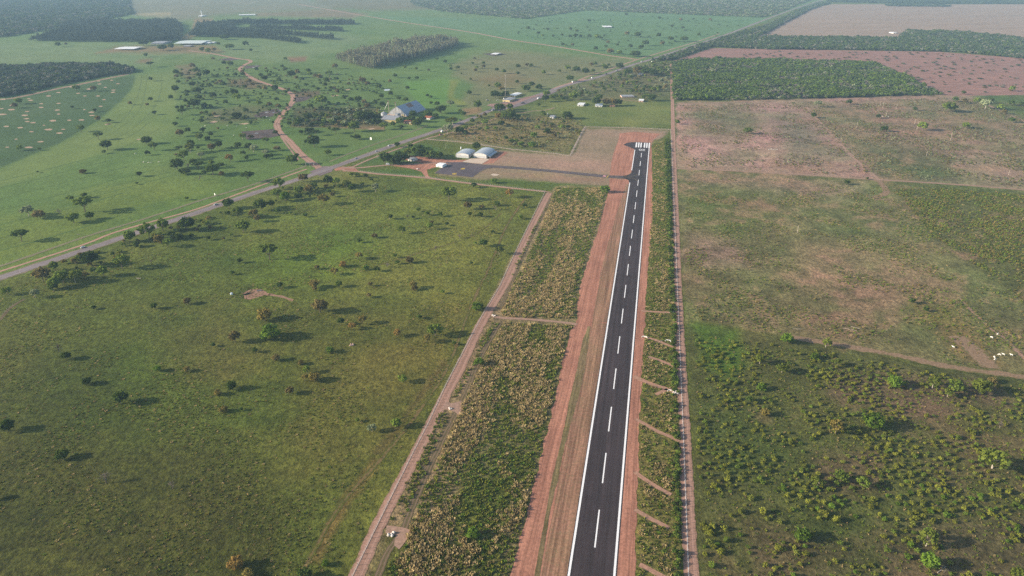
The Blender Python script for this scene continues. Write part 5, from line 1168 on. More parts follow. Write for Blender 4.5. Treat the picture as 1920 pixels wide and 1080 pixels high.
# grasses ---------------------------------------------------------------
def clump(seed, n, h, spread, wd):
    rnd = random.Random(seed); vs, fs = [], []
    for _ in range(n):
        a = rnd.uniform(0, 6.28); r = spread * math.sqrt(rnd.random())
        b = Vector((r * math.cos(a), r * math.sin(a), 0)); d = Vector((math.cos(a) * rnd.uniform(.1, .6), math.sin(a) * rnd.uniform(.1, .6), 1)).normalized()
        t = b + d * h * rnd.uniform(.6, 1.1); s = Vector((-d.y, d.x, 0))
        if s.length < .01: s = Vector((1, 0, 0))
        s = (s.normalized() + Vector((rnd.gauss(0, .5), rnd.gauss(0, .5), 0))).normalized() * wd
        i = len(vs); m = b.lerp(t, .55)
        vs += [b - s * .6, b + s * .6, m + s, t + s * .35 + Vector((0, 0, -.02)), t - s * .35, m - s]
        fs += [(i, i + 1, i + 2, i + 5), (i + 5, i + 2, i + 3, i + 4)]
    me = bpy.data.meshes.new('clump'); me.from_pydata([tuple(v) for v in vs], [], fs); return me
CL = [clump(i, 16, .55, .42, .13) for i in range(3)]
CUTW = [[P(x, y) for x, y in c] for c in CUTS] + [[P(x, y) for x, y in ((922, 592), (940, 596), (980, 598), (1020, 601), (1050, 604), (1082, 608))]]
def clear_of_cuts(X, Y):
    q = Vector((X, Y, 0))
    for c in CUTW:
        for a, b in zip(c[:-1], c[1:]):
            t = max(0, min(1, (q - a).dot(b - a) / (b - a).length_squared))
            if (a.lerp(b, t) - q).length < 2.3: return False
    return True
def tuftpts(polys, spacing, s0, s1, dens, seed=0, zs=1.0, keep=False):
    pts = []
    for k, poly in enumerate(polys):
        for (X, Y) in fill_points(poly, spacing, dens, 50 + seed + k):
            if keep and not clear_of_cuts(X, Y): continue
            s = rnd.uniform(s0, s1)
            pts.append((X, Y, -.03, s, rnd.uniform(0, 6.28), s * zs * rnd.uniform(.8, 1.2)))
    return pts
SL1 = [(1043, 352), (1138, 352), (1126, 400), (1100, 480), (1083, 540), (1076, 598), (950, 594), (940, 588), (960, 540), (990, 480), (1020, 414)]
SL2 = [(944, 606), (1076, 611), (1062, 625), (1046, 700), (1022, 806), (986, 950), (953, 1080), (915, 1220), (690, 1220), (730, 1060), (765, 1010), (790, 930), (850, 800), (872, 750), (900, 690)]
SL3 = [(1030, 372), (1032, 380), (1008, 420), (975, 490), (948, 545), (940, 560), (958, 520), (990, 450)]
SL4 = [(925, 604), (934, 606), (905, 655), (885, 690), (872, 720), (856, 745), (845, 748), (872, 700), (900, 640)]
SL5 = [(826, 770), (846, 782), (826, 818), (785, 905), (755, 980), (728, 982), (760, 915), (800, 830)]
SRB = [(1227, 268), (1254, 264), (1264, 540), (1270, 810), (1276, 1080), (1280, 1220), (1193, 1220), (1197, 950), (1200, 810), (1213, 560)]
def strawd(x, y): return min(1, max(0, 0.55 + 2.0 * fbm1(x, y, 1 / 22., 3)))
def strawd2(x, y):
    """more straw towards the far half of the belt"""
    far = min(1, max(0, (y - 330) / 250))
    a, s = x * math.cos(HEAD) - y * math.sin(HEAD), x * math.sin(HEAD) + y * math.cos(HEAD)
    return min(1, max(0, (0.08 + 0.46 * far) + 1.9 * fbm1(a, s * .38, 1 / 26., 5)))
LM['s2'] = leaf_mat('straw_dull', (0.420, 0.320, 0.150), (0.340, 0.265, 0.115), 0.4)
STRAW = [variant(c, LM[k]) for c, k in zip(CL * 2, ('s', 's2', 's2', 's2', 't', 's'))]
GREENT = [variant(c, LM[k]) for c, k in zip(CL * 2, ('t', 't', 'b', 't', 'y', 'm'))]
gn_scatter('tall_grass', tuftpts([SL1, SL2], 2.0, 1.5, 3.4, strawd2, 0, 1.1, True), STRAW, 'tall straw-coloured grass in the belt left of the runway', 'tall grass')
gn_scatter('undergrowth', tuftpts([SL1, SL2, SL3, SL4, SL5], 2.0, 1.2, 2.8, lambda x, y: 0.74 - 0.62 * strawd2(x, y), 7, 1.0, True), GREENT, 'green rank undergrowth in the belt left of the runway', 'undergrowth')
gn_scatter('tall_grass', tuftpts([SRB], 1.8, 1.1, 2.5, lambda x, y: 0.55 * strawd(x, y), 20, 1.0, True), STRAW, 'dry grass tufts in the belt right of the runway', 'tall grass')
gn_scatter('undergrowth', tuftpts([SRB], 1.8, 1.0, 2.2, lambda x, y: 0.42, 21, 1.0, True), GREENT, 'green grass tufts in the belt right of the runway', 'undergrowth')
HED = [(1246, 262), (1255, 262), (1265, 540), (1273, 810), (1279, 1080), (1282, 1220), (1270, 1220), (1266, 1080), (1261, 810), (1255, 540)]
gn_scatter('hedge_growth', [(x, y, -.1, s, r, s * .75) for (x, y, z, s, r, q) in tuftpts([HED], 2.4, 2.4, 4.4, lambda x, y: .40 + .9 * max(0, fbm1(x, y, 1 / 30., 3)), 22)],
           [variant(m, LM[k]) for k in 'rmr' for m in LOW[:2]], 'dark green hedge growth along the ditch of the right-hand road', 'hedge')
# shrubby field: the nearest shrubs are things of their own
R3 = [(1300, 625), (1400, 640), (1540, 660), (1740, 700), (1990, 730), (2150, 860), (2100, 1240), (1330, 1240), (1322, 1080), (1308, 810)]
def shrubd(x, y): return min(1, max(0.05, 0.50 + 1.3 * fbm1(x, y, 1 / 28., 3)))
sp = fill_points(R3, 4.6, shrubd, 91)
sp.sort(key=lambda p: p[1])
BUSHM = [crown_mesh('shrub', 700 + i, 17, 13, .10, (.40, .40, .40), .45, .15, .8, .5) for i in range(4)]
for m in BUSHM: m.materials.append(LM['y'])
vis = [p for p in sp if 1300 < PIX(Vector((p[0], p[1], 0)))[0] < 1930 and PIX(Vector((p[0], p[1], 0)))[1] < 1085]
near = set(vis[:297])
for (X, Y) in vis[:297]:
    o = mesh_obj('shrub', rnd.choice(BUSHM))
    s = rnd.choice((2.2, 2.8, 3.2, 3.6, 4.6)) * rnd.uniform(.8, 1.2)
    o.location = (X, Y, -.05); o.scale = (s, s, s * rnd.uniform(.55, .85)); o.rotation_euler = (0, 0, rnd.uniform(0, 6.28))
    o.material_slots[0].link = 'OBJECT'; o.material_slots[0].material = LM[rnd.choice('yyytmyb')]
    tag(o, 'low yellow-green shrub, one of hundreds dotting the shrubby lower right field', 'shrub', 'shrubs of the lower right field')
gn_scatter('scrub', [(x, y, -.05, s, rnd.uniform(0, 6.28), s * .7) for (x, y) in sp if (x, y) not in near for s in (rnd.uniform(2, 4.4),)],
           [variant(m, LM[k]) for k in 'yytm' for m in BUSHM[:2]], 'farther low shrubs thinning out across the shrubby field', 'shrubs')
gn_scatter('grass_tufts', tuftpts([R3], 2.4, .8, 1.7, lambda x, y: .34, 30), [variant(c, LM[k]) for c, k in zip(CL * 2, ('t', 'y', 'm', 't', 's2', 'm'))], 'small grass tufts between the shrubs at lower right', 'grass tufts')
# mottled field, upper field
R2 = [(1285, 330), (1640, 345), (1990, 366), (2150, 560), (1990, 705), (1740, 676), (1540, 636), (1290, 596)]
def pd(k, s, b=0.5): return lambda x, y: min(1, max(0.0, b + k * fbm1(x, y, 1 / s, 3)))
gn_scatter('grass_tufts', tuftpts([R2], 3.6, 1.0, 2.2, pd(1.6, 45., .20), 40), [variant(c, LM[k]) for c, k in zip(CL * 2, ('t', 'm', 's2', 'm', 'o', 'm'))], 'straw and green tufts over the mottled right field', 'grass tufts')
DK = [(1655, 345), (1930, 366), (2300, 470), (2300, 590), (1920, 562), (1830, 498), (1745, 438), (1692, 372)]
gn_scatter('undergrowth', tuftpts([DK], 2.8, 1.4, 2.9, pd(1.2, 40., .36), 41), [variant(c, LM[k]) for c, k in zip(CL * 2, ('m', 'o', 't', 'm', 'r', 'o'))], 'denser green growth in the right part of the mottled field', 'undergrowth')
R1 = [(1275, 198), (1500, 192), (1780, 184), (2200, 200), (2300, 380), (1920, 350), (1640, 332), (1275, 312)]
gn_scatter('scrub', tuftpts([R1], 6, 1.3, 3.4, pd(2.0, 55., .40), 43, .7), [variant(m, LM[k]) for k in 'mdwo' for m in LOW[:2]], 'grey-green stubble scrub over the upper right field', 'scrub')
gn_scatter('scrub', tuftpts([R2], 9, 1.2, 2.8, pd(1.6, 45., .20), 44, .6), [variant(m, LM[k]) for k in 'mtod' for m in LOW[:2]], 'low bushes scattered in the mottled right field', 'scrub')
# near pasture tussocks
NP = [(-260, 640), (0, 545), (260, 470), (500, 395), (640, 345), (860, 348), (1005, 366), (960, 450), (900, 570), (830, 700), (740, 880), (640, 1060), (560, 1220), (-300, 1220)]
gn_scatter('grass_tussocks', tuftpts([NP], 3.0, .8, 1.9, pd(1.5, 45., .26), 60, .7), [variant(c, LM[k]) for c, k in zip(CL * 2, ('t', 't', 's2', 'm', 't', 'o'))], 'coarse grass tussocks over the near left pasture', 'grass tussocks')
# ------------------------------------------------------------------ materials for built things
ROOFB = simple_mat('roof_blue_grey', (0.36, 0.39, 0.43), .5, .10, .3, .4, 0.2)
ROOFG = simple_mat('roof_grey_tin', (0.30, 0.305, 0.315), .55, .12, .3, .4, 0.2, dirt=(0.30, .24, .20))
ROOFW = simple_mat('roof_white_tin', (0.72, 0.72, 0.70), .55, .10, .25, .4)
ROOFH = simple_mat('hangar_roof', (0.40, 0.44, 0.47), .5, .08, .2, .5, 0.25)
ROOFT = simple_mat('roof_tiles', (0.30, 0.105, 0.06), .85, .25, .9)
WALLW = simple_mat('wall_white', (0.66, 0.63, 0.58), .85, .08, .3)
WALLY = simple_mat('wall_yellow', (0.60, 0.47, 0.22), .85, .10, .3)
WALLG = simple_mat('wall_grey', (0.36, 0.35, 0.34), .85, .12, .3)
WALLP = simple_mat('wall_pinkish', (0.50, 0.33, 0.26), .85, .12, .3)
DOORD = simple_mat('door_dark', (0.05, 0.05, 0.05), .7, .2, 1)
DOORW = simple_mat('door_pale', (0.52, 0.52, 0.51), .7, .10, 1)
STEEL = simple_mat('steel', (0.40, 0.40, 0.40), .5, .10, 1, .5, .4)
POSTC = simple_mat('concrete_post', (0.55, 0.49, 0.43), .9, .12, 1)
WOODP = simple_mat('wood_post', (0.42, 0.38, 0.32), .9, .2, 1)
RUST = simple_mat('rust', (0.30, 0.17, 0.12), .85, .25, .4)
GLASS = simple_mat('dark_glass', (0.03, 0.04, 0.05), .15, .05, 1, .5)
TYRE = simple_mat('tyre', (0.02, 0.02, 0.02), .9, .1, 2)
PIPEY = simple_mat('tower_yellow', (0.50, 0.42, 0.28), .7, .15, .6)
CHROME = simple_mat('white_panel', (0.80, 0.80, 0.78), .6, .05, .5)

def frame_of(a, b, c):
    """origin at ground point a, x axis towards b; width |ab|, depth = distance of c behind the front"""
    A, B, C = P(*a), P(*b), P(*c)
    ux = (B - A); w = ux.length; ux.normalize(); uy = Vector((-ux.y, ux.x, 0))
    d = (C - B).dot(uy)
    mid = (A + B) / 2 + uy * d / 2
    return Vector((mid.x, mid.y, 0)), math.atan2(ux.y, ux.x), w, abs(d), (1 if d > 0 else -1)

def wall_ring(bm, w, d, h, th=.25):
    """four walls as a hollow ring"""
    o = [(-w / 2, -d / 2), (w / 2, -d / 2), (w / 2, d / 2), (-w / 2, d / 2)]
    i = [(x * (1 - 2 * th / w), y * (1 - 2 * th / d)) for x, y in o]
    V = [[bm.verts.new((x, y, z)) for x, y in r] for r in (o, i) for z in (0, h)]
    ob, ot, ib, it = V
    for k in range(4):
        j = (k + 1) % 4
        bm.faces.new((ob[k], ob[j], ot[j], ot[k])); bm.faces.new((ib[j], ib[k], it[k], it[j]))
        bm.faces.new((ot[k], ot[j], it[j], it[k]))

def gable_roof(bm, w, d, h, rise, over=.5, th=.18, along='x'):
    if along == 'y': w, d = d, w
    W, D = w / 2 + over, d / 2 + over
    def pt(x, y, z): return (x, y, z) if along == 'x' else (y, x, z)
    sl = rise * over / (d / 2)
    for s in (-1, 1):
        a = [pt(-W, s * D, h - sl + .02), pt(W, s * D, h - sl + .02), pt(W, 0, h + rise), pt(-W, 0, h + rise)]
        b = [(x, y, z + th) for x, y, z in a]
        add_prism(bm, (b, a))
    for s in (-1, 1):      # gable triangles
        a = [pt(s * w / 2, -d / 2, h), pt(s * w / 2, d / 2, h), pt(s * w / 2, 0, h + rise)]
        b = [pt(s * (w / 2 - .2), -d / 2, h), pt(s * (w / 2 - .2), d / 2, h), pt(s * (w / 2 - .2), 0, h + rise)]
        add_prism(bm, (a, b))
    bmesh.ops.recalc_face_normals(bm, faces=bm.faces)

def house(name, cat, label, a, b, c, h, rise, wallm, roofm, along='x', doors=1, wins=2, open_sides=False, over=.6):
    loc, rz, w, d, sg = frame_of(a, b, c)
    e = empty(name, loc, rz); tag(e, label, cat)
    if open_sides:
        n = max(2, int(w / 6))
        for i in range(n + 1):
            for s in (-1, 1):
                bm = bmesh.new(); add_box(bm, (-w / 2 + .3 + (w - .6) * i / n, s * (d / 2 - .3), 0), (.3, .3, h - .05)); bm_obj('post', bm, WOODP, e)
    else:
        bm = bmesh.new(); wall_ring(bm, w, d, h); bm_obj('wall', bm, wallm, e)
        f = -1 if sg > 0 else 1
        for i in range(doors):
            bm = bmesh.new(); add_box(bm, (w * (-.25 + .5 * i / max(1, doors - 1) if doors > 1 else -.15), f * (d / 2 + .03), 0), (1.3, .10, 2.2)); bm_obj('door', bm, DOORD, e)
        for i in range(wins):
            bm = bmesh.new(); add_box(bm, (w * (-.4 + .8 * (i + .5) / wins) + 1.5, f * (d / 2 + .03), 1.1), (1.5, .10, 1.1)); bm_obj('window', bm, GLASS, e)
    bm = bmesh.new(); gable_roof(bm, w, d, h, rise, over, .18, along)
    bm_obj('roof', bm, roofm, e)
    return e

# ------------------------------------------------------------------ hangars
def arch_roof(bm, w, d, h, rise, over=.35, n=14, th=.18):
    R = [(-(w / 2 + over) + (w + 2 * over) * i / n) for i in range(n + 1)]
    prof = [(x, h + rise * (1 - (2 * x / (w + 2 * over)) ** 2)) for x in R]
    for i in range(n):
        (x0, z0), (x1, z1) = prof[i], prof[i + 1]
        a = [(x0, -d / 2 - over, z0), (x1, -d / 2 - over, z1), (x1, d / 2 + over, z1), (x0, d / 2 + over, z0)]
        add_prism(bm, ([(x, y, z + th) for x, y, z in a], a))
    bmesh.ops.remove_doubles(bm, verts=bm.verts, dist=1e-4)
    bmesh.ops.recalc_face_normals(bm, faces=bm.faces)
def arch_gable(bm, w, y0, y1, z0, h, rise, n=14):
    fr = [(-w / 2, y0, z0)] + [(-w / 2 + w * i / n, y0, h + rise * (1 - (2 * (-w / 2 + w * i / n) / w) ** 2) - .02) for i in range(n + 1)] + [(w / 2, y0, z0)]
    add_prism(bm, (fr, [(x, y1, z) for x, y, z in fr]))
    bmesh.ops.recalc_face_normals(bm, faces=bm.faces)

def hangar(label, a, b, c, h, rise, doors, wallm, leanto):
    loc, rz, w, d, sg = frame_of(a, b, c)
    e = empty('hangar', loc, rz); tag(e, label, 'hangar')
    bm = bmesh.new(); wall_ring(bm, w, d, h - .02); bm_obj('wall', bm, wallm, e)
    bm = bmesh.new(); arch_roof(bm, w, d, h, rise); bm_obj('roof', bm, ROOFH, e)
    bm = bmesh.new(); arch_gable(bm, w, -d / 2 - .08, -d / 2 + .15, h - 2.0, h, rise); bm_obj('gable_wall', bm, WALLW, e)
    bm = bmesh.new(); arch_gable(bm, w, d / 2 - .15, d / 2 + .08, h - 1.0, h, rise); bm_obj('gable_wall', bm, WALLW, e)
    n = doors
    for i in range(n):
        bm = bmesh.new(); add_box(bm, (-w / 2 + 1 + (w - 2) * (i + .5) / n, -d / 2 - .06, .05), ((w - 2) / n - .12, .10, h - 2.3)); bm_obj('door_leaf', bm, DOORW, e)
    for s in (-1, 1):
        bm = bmesh.new(); add_box(bm, (s * (w / 2 - .45), -d / 2 - .12, 0), (.8, .3, h - .1)); bm_obj('pillar', bm, WALLW, e)
    if leanto:
        bm = bmesh.new()
        a2 = [(w / 2 + .05, -d / 2 + 1, 4.2), (w / 2 + 6.5, -d / 2 + 1, 3.2), (w / 2 + 6.5, d / 2 - 3, 3.2), (w / 2 + .05, d / 2 - 3, 4.2)]
        add_prism(bm, ([(x, y, z + .15) for x, y, z in a2], a2)); bmesh.ops.recalc_face_normals(bm, faces=bm.faces)
        bm_obj('lean_to_roof', bm, ROOFH, e)
        for i in range(5):
            bm = bmesh.new(); add_box(bm, (w / 2 + 6.2, -d / 2 + 1.4 + (d - 5) * i / 4, 0), (.3, .3, 3.2)); bm_obj('post', bm, WALLW, e)
        bm = bmesh.new(); add_box(bm, (w / 2 + 1.6, 2, 0), (2.6, d * .6, 2.6)); bm_obj('side_room', bm, WALLP, e)
    else:
        bm = bmesh.new(); add_box(bm, (1.5, -d / 2 - .2, h - 1.7), (6, .15, 1.3)); bm_obj('sign_board', bm, CHROME, e)
    return e
hangar('larger white hangar with arched roof and side lean-to, on the concrete pad', (888, 295.4), (912, 297.4), (927.5, 286.3), 6.0, 2.3, 6, WALLW, True)
hangar('smaller grey-fronted hangar with arched roof, left of the larger one', (854.8, 295.0), (878.8, 297.0), (889, 288.3), 5.8, 2.2, 5, WALLG, False)
# white kiosk beside the apron
e = house('kiosk', 'kiosk', 'plain white flat-fronted box building at the left corner of the apron', (817.5, 313), (829.5, 314.6), (831, 310), 3.8, .5, CHROME, CHROME, 'x', 1, 1, over=.1)
# water tower behind the small hangar
p = P(864.6, 282.5); e = empty('water_tower', p); tag(e, 'slim white water tank on a stand behind the smaller hangar', 'water tower')
bm = bmesh.new(); add_cyl(bm, (0, 0, 3.0), 1.1, 3.4, 14, .5); bm_obj('tank', bm, CHROME, e)
for i in range(4):
    bm = bmesh.new(); a = math.pi / 4 + i * math.pi / 2; add_tube(bm, (math.cos(a), math.sin(a), 0), (math.cos(a) * .8, math.sin(a) * .8, 3.0), .1, .1, 5); bm_obj('leg', bm, WALLW, e)
# sign board on posts
def board(x, y, w, h, z0, label, cat, rz=0, m=CHROME, npost=2):
    e = empty(cat.replace(' ', '_'), P(x, y), rz); tag(e, label, cat)
    bm = bmesh.new(); add_box(bm, (0, 0, z0), (w, .15, h)); bm_obj('panel', bm, m, e)
    for i in range(npost):
        bm = bmesh.new(); add_box(bm, ((i - (npost - 1) / 2) * w * .7, .14, 0), (.15, .12, z0 + h * .8)); bm_obj('post', bm, STEEL, e)
board(819, 297.2, 5, 1.3, 5.2, 'white board on two posts in front of the dark grove by the hangars', 'sign board')
board(695.5, 262.8, 3.6, 4.2, .8, 'white billboard standing alone on the green beside the highway', 'billboard', -.5)
board(403, 366.5, 1.8, 2.6, .6, 'small white sign on the turf beyond the highway fence', 'road sign', -.5)
board(725.6, 277.3, 1.5, 1.0, 1.2, 'small yellow warning sign on the highway verge', 'road sign', .9, YEL, 1)
board(666.5, 298.5, 1.6, 1.2, .6, 'small pale blue sign by the highway above the junction', 'road sign', .9, simple_mat('sign_blue', (.35, .50, .60), .6), 1)
# house near the grove
house('house', 'house', 'small pale house with a rusty porch below the dark grove', (765, 301.5), (774, 303), (777, 298.5), 3, 1.0, WALLW, ROOFG)

# ------------------------------------------------------------------ silo compound
loc, rz, w, d, sg = frame_of((726.5, 215.5), (763, 219), (786.5, 205.3))
e = empty('grain_warehouse', loc, rz); tag(e, 'big steep-roofed blue-grey grain warehouse beside the highway', 'warehouse')
H = 19.5; hw = 1.5
bm = bmesh.new(); wall_ring(bm, w, d, hw); bm_obj('wall', bm, WALLP, e)
bm = bmesh.new()
prof = [(-w / 2 - .5, hw), (-w * .27, H * .58), (0, H), (w * .27, H * .58), (w / 2 + .5, hw)]
for i in range(4):
    (x0, z0), (x1, z1) = prof[i], prof[i + 1]
    a = [(x0, -d / 2 - .4, z0), (x1, -d / 2 - .4, z1), (x1, d / 2 + .4, z1), (x0, d / 2 + .4, z0)]
    add_prism(bm, ([(x, y, z + .25) for x, y, z in a], a))
bmesh.ops.remove_doubles(bm, verts=bm.verts, dist=1e-4); bmesh.ops.recalc_face_normals(bm, faces=bm.faces)
bm_obj('roof', bm, ROOFB, e)
bm = bmesh.new()
x0, x1 = prof[2][0] + 2.0, prof[3][0] - 1.5
def zr(x): return H + (H * .58 - H) * x / (w * .27) + .32
a = [(x0, -8, zr(x0)), (x1, -8, zr(x1)), (x1, 12, zr(x1)), (x0, 12, zr(x0))]
add_prism(bm, (a, [(x, y, z - .03) for x, y, z in a])); bmesh.ops.recalc_face_normals(bm, faces=bm.faces)
bm_obj('roof_patch', bm, RUST, e)
for s in (-1, 1):
    bm = bmesh.new()
    fr = [(x, s * d / 2, z - .02) for x, z in prof]; fr[0] = (-w / 2, s * d / 2, hw - .02); fr[-1] = (w / 2, s * d / 2, hw - .02)
    add_prism(bm, (fr, [(x, s * (d / 2 - .2), z) for x, y, z in fr])); bmesh.ops.recalc_face_normals(bm, faces=bm.faces)
    bm_obj('gable_wall', bm, ROOFB if s > 0 else ROOFG, e)
for x in (w * .30, -w * .1):
    bm = bmesh.new(); add_box(bm, (x, -d / 2 - .05, 0), (5, .12, 4.2)); bm_obj('door', bm, WALLY, e)
house('grain_building', 'building', 'yellow-walled building with grey hipped roof in front of the warehouse', (715.5, 229), (742, 230.5), (750, 222.5), 6.0, 3.6, WALLY, ROOFG, 'x', 2, 3, over=1.2)
p = P(720.5, 222); e = empty('grain_silo', p); tag(e, 'round whitish steel silo with conical top behind the yellow building', 'silo')
bm = bmesh.new(); add_cyl(bm, (0, 0, 0), 6.0, 11.0, 28); bm_obj('body', bm, simple_mat('silo_steel', (.50, .51, .52), .5, .08, .3, .4, .3), e)
bm = bmesh.new(); add_cyl(bm, (0, 0, 11.02), 6.2, .25, 28, 3.0); bm_obj('roof', bm, ROOFG, e)
bm = bmesh.new(); add_cyl(bm, (0, 0, 14.0), .6, 1.6, 10, .4); bm_obj('vent', bm, STEEL, e)
for x, y, hh, lab, m in ((729.8, 219, 31, 'tall yellowish elevator tower behind the silo building', PIPEY), (742.7, 219, 28, 'thinner elevator tower against the warehouse gable', PIPEY)):
    e = empty('elevator_tower', P(x, y)); tag(e, lab, 'elevator tower')
    bm = bmesh.new(); add_box(bm, (0, 0, 0), (1.5 if hh > 30 else 1.0, 1.0, hh)); bm_obj('leg_casing', bm, m, e)
    bm = bmesh.new(); add_box(bm, (0, 0, hh), (2.4, 1.6, 2.0)); bm_obj('head_house', bm, RUST, e)
    bm = bmesh.new(); add_tube(bm, (0, 0, hh), (-9 if hh > 30 else 7, 1.5, 14), .3, .3, 6); bm_obj('spout', bm, STEEL, e)
house('conveyor_house', 'building', 'small grey machinery house at the foot of the thinner tower', (740, 221.5), (745.5, 222), (748, 219.5), 8.5, 1, WALLG, ROOFG, 'x', 1, 1, over=.3)
house('cottage', 'cottage', 'small red-roofed cottage in front of the big warehouse', (756.5, 231), (766.5, 232), (769, 228.5), 3.2, 1.8, WALLP, ROOFT)
house('cottage', 'cottage', 'red-roofed cottage among trees right of the warehouse', (795, 223.5), (806, 224.5), (808, 220.5), 3.4, 2.0, WALLW, ROOFT)
house('pump_hut', 'hut', 'tiny pale yellow hut between the trees by the highway', (767.8, 234), (772, 234.3), (773, 232.2), 4.2, .5, WALLY, WALLW, 'x', 1, 1, over=.15)
house('pump_hut', 'hut', 'tiny pinkish hut above the pale yellow hut', (780, 227.2), (783, 227.5), (784.5, 225.3), 4.4, .8, WALLP, ROOFT, 'x', 1, 1, over=.2)
# ------------------------------------------------------------------ checkpoint at the highway
house('checkpoint_building', 'building', 'nearer yellow-walled checkpoint building with grey roof and canopy', (942.5, 190.4), (955.5, 191.5), (963.5, 186.6), 4.0, .9, WALLY, ROOFG, 'y', 2, 2, over=1.2)
house('checkpoint_building', 'building', 'farther checkpoint building with bright white roof and yellow wall', (953.5, 182), (965, 183), (976, 177.8), 4.2, 1.0, WALLY, ROOFW, 'y', 1, 2, over=1.0)
e = empty('radio_mast', P(947.5, 184.5)); tag(e, 'very tall thin pale lattice mast behind the checkpoint', 'mast')
bm = bmesh.new(); Hm = 56.0
for i in range(3):
    a = 2 * math.pi * i / 3; add_tube(bm, (.75 * math.cos(a), .75 * math.sin(a), 0), (.6 * math.cos(a), .6 * math.sin(a), Hm), .22, .18, 4)
for k in range(28):
    for i in range(3):
        a, b2 = 2 * math.pi * i / 3, 2 * math.pi * (i + 1) / 3
        add_tube(bm, (.7 * math.cos(a), .7 * math.sin(a), k * 2), (.7 * math.cos(b2), .7 * math.sin(b2), k * 2 + 2), .09, .09, 3)
bm_obj('lattice', bm, POSTC, e)
bm = bmesh.new(); add_tube(bm, (0, 0, Hm - .1), (0, 0, Hm + 3), .06, .03, 4); bm_obj('antenna', bm, POSTC, e)
for x, y, lab in ((944.8, 187.4, 'round white water tank beside the nearer checkpoint building'), (1026.8, 216.5, 'white water tank on a post left of the whitish farmhouse')):
    e = empty('water_tank', P(x, y)); tag(e, lab, 'water tank')
    bm = bmesh.new(); add_cyl(bm, (0, 0, 2.5), 1.2, 2.0, 14, .5); bm_obj('tank', bm, CHROME, e)
    bm = bmesh.new(); add_cyl(bm, (0, 0, 0), .45, 2.48, 8); bm_obj('stand', bm, POSTC, e)
# ------------------------------------------------------------------ farms
house('farmhouse', 'farmhouse', 'whitish blue farmhouse among dark trees above the airfield corner', (1030.5, 221.8), (1038, 222.4), (1046.5, 219.6), 3.2, 1.3, WALLW, ROOFG)
house('farm_shed', 'shed', 'lone shed with bright white roof on the green, farthest left of the farm roofs', (1082.5, 198.8), (1093.5, 199.4), (1096.5, 195.3), 3.0, .8, WALLW, ROOFW, over=.8)
house('farmhouse', 'farmhouse', 'white farmhouse with bluish tin roof between dark bushes', (1116, 200.4), (1129, 200.8), (1136, 197.2), 3.2, 1.4, WALLW, simple_mat('roof_pale_blue', (.50, .56, .62), .5, .1, .3))
house('long_shed', 'shed', 'long low whitish shed without doors beside the farm lane', (1166, 183.2), (1189, 183.0), (1190.5, 179.8), 2.6, .7, WALLP, ROOFG, 'x', 0, 4)
house('cottage', 'cottage', 'small pale pink cottage right of the long low shed', (1197.5, 191.2), (1206, 191.6), (1208.5, 188.4), 3.2, 1.2, WALLP, ROOFW)
house('cottage', 'cottage', 'white cottage under dark trees close to the highway bend', (1196, 142), (1203, 142.4), (1206, 140), 3.6, 1.3, WALLW, ROOFG)
house('hut', 'hut', 'low brick hut at the right of the white farmhouse bushes', (1143, 200.4), (1153, 200.6), (1155, 198.2), 2.6, .6, RUST, RUST, over=.2)
house('cattle_shed', 'shed', 'long white-roofed open shed, farthest left of the far farm', (214.5, 94.2), (251, 94.4), (257, 90), 4.5, 1.6, WALLW, ROOFW, open_sides=True, over=1)
house('farm_building', 'building', 'grey-roofed barn half hidden by trees at the far farm', (283, 83.6), (305, 83.6), (309, 79.2), 4.5, 3.0, WALLG, ROOFG, over=1)
house('farm_building', 'building', 'longest pale roof of the far farm, open fronted', (327, 84.2), (378, 84.2), (384, 78.3), 5.2, 3.4, WALLW, simple_mat('roof_pale_green', (.52, .57, .54), .5, .1, .2), open_sides=True, over=1)
house('farm_building', 'building', 'small white shed at the right end of the far farm', (383.5, 82.6), (392, 82.6), (394, 80.4), 4, 1.2, WALLW, ROOFW)
house('farm_building', 'building', 'low white roof just beyond the right end of the far farm', (393.5, 81.6), (401, 81.6), (402, 80), 3.5, 1.0, WALLW, ROOFW)
house('farm_building', 'building', 'low dark-fronted stable in front of the longest pale roof', (343, 88.4), (356, 88.4), (357, 86.4), 3.2, .8, RUST, ROOFG)
house('poultry_house', 'shed', 'very long thin white roof beyond the eucalypt rows', (448.5, 29.6), (479, 28.9), (480, 27.6), 4, 1.4, WALLW, ROOFW)
house('farm_shed', 'shed', 'tiny white roof beside the far trees near the top left', (371.8, 31.4), (378.4, 31.4), (379, 29.6), 4.5, 1.5, WALLW, ROOFW)
e = empty('white_tower', P(378.5, 28.5)); tag(e, 'thin white tower beside the far trees near the top', 'tower')
bm = bmesh.new(); add_cyl(bm, (0, 0, 0), 2.4, 24, 12, 2); bm_obj('shaft', bm, CHROME, e)
bm = bmesh.new(); add_cyl(bm, (0, 0, 26.02), .5, 3, 8); bm_obj('pipe', bm, STEEL, e)
house('farm_shed', 'shed', 'white shed alone in the far pasture beyond the red road', (1131.5, 52.6), (1147.5, 52.6), (1149, 50), 4.5, 1.6, WALLW, ROOFW, open_sides=True)
house('farm_shed', 'shed', 'white-roofed shed on the dark trodden patch in the pasture', (920, 103.6), (931.5, 104.2), (935, 101.4), 3.8, 1.0, WALLW, ROOFW, open_sides=True)
house('farm_shed', 'shed', 'small pale shed by the dark trees at far right field edge', (1675, 63), (1682, 63), (1683, 61.4), 3.5, 1, WALLW, ROOFW)
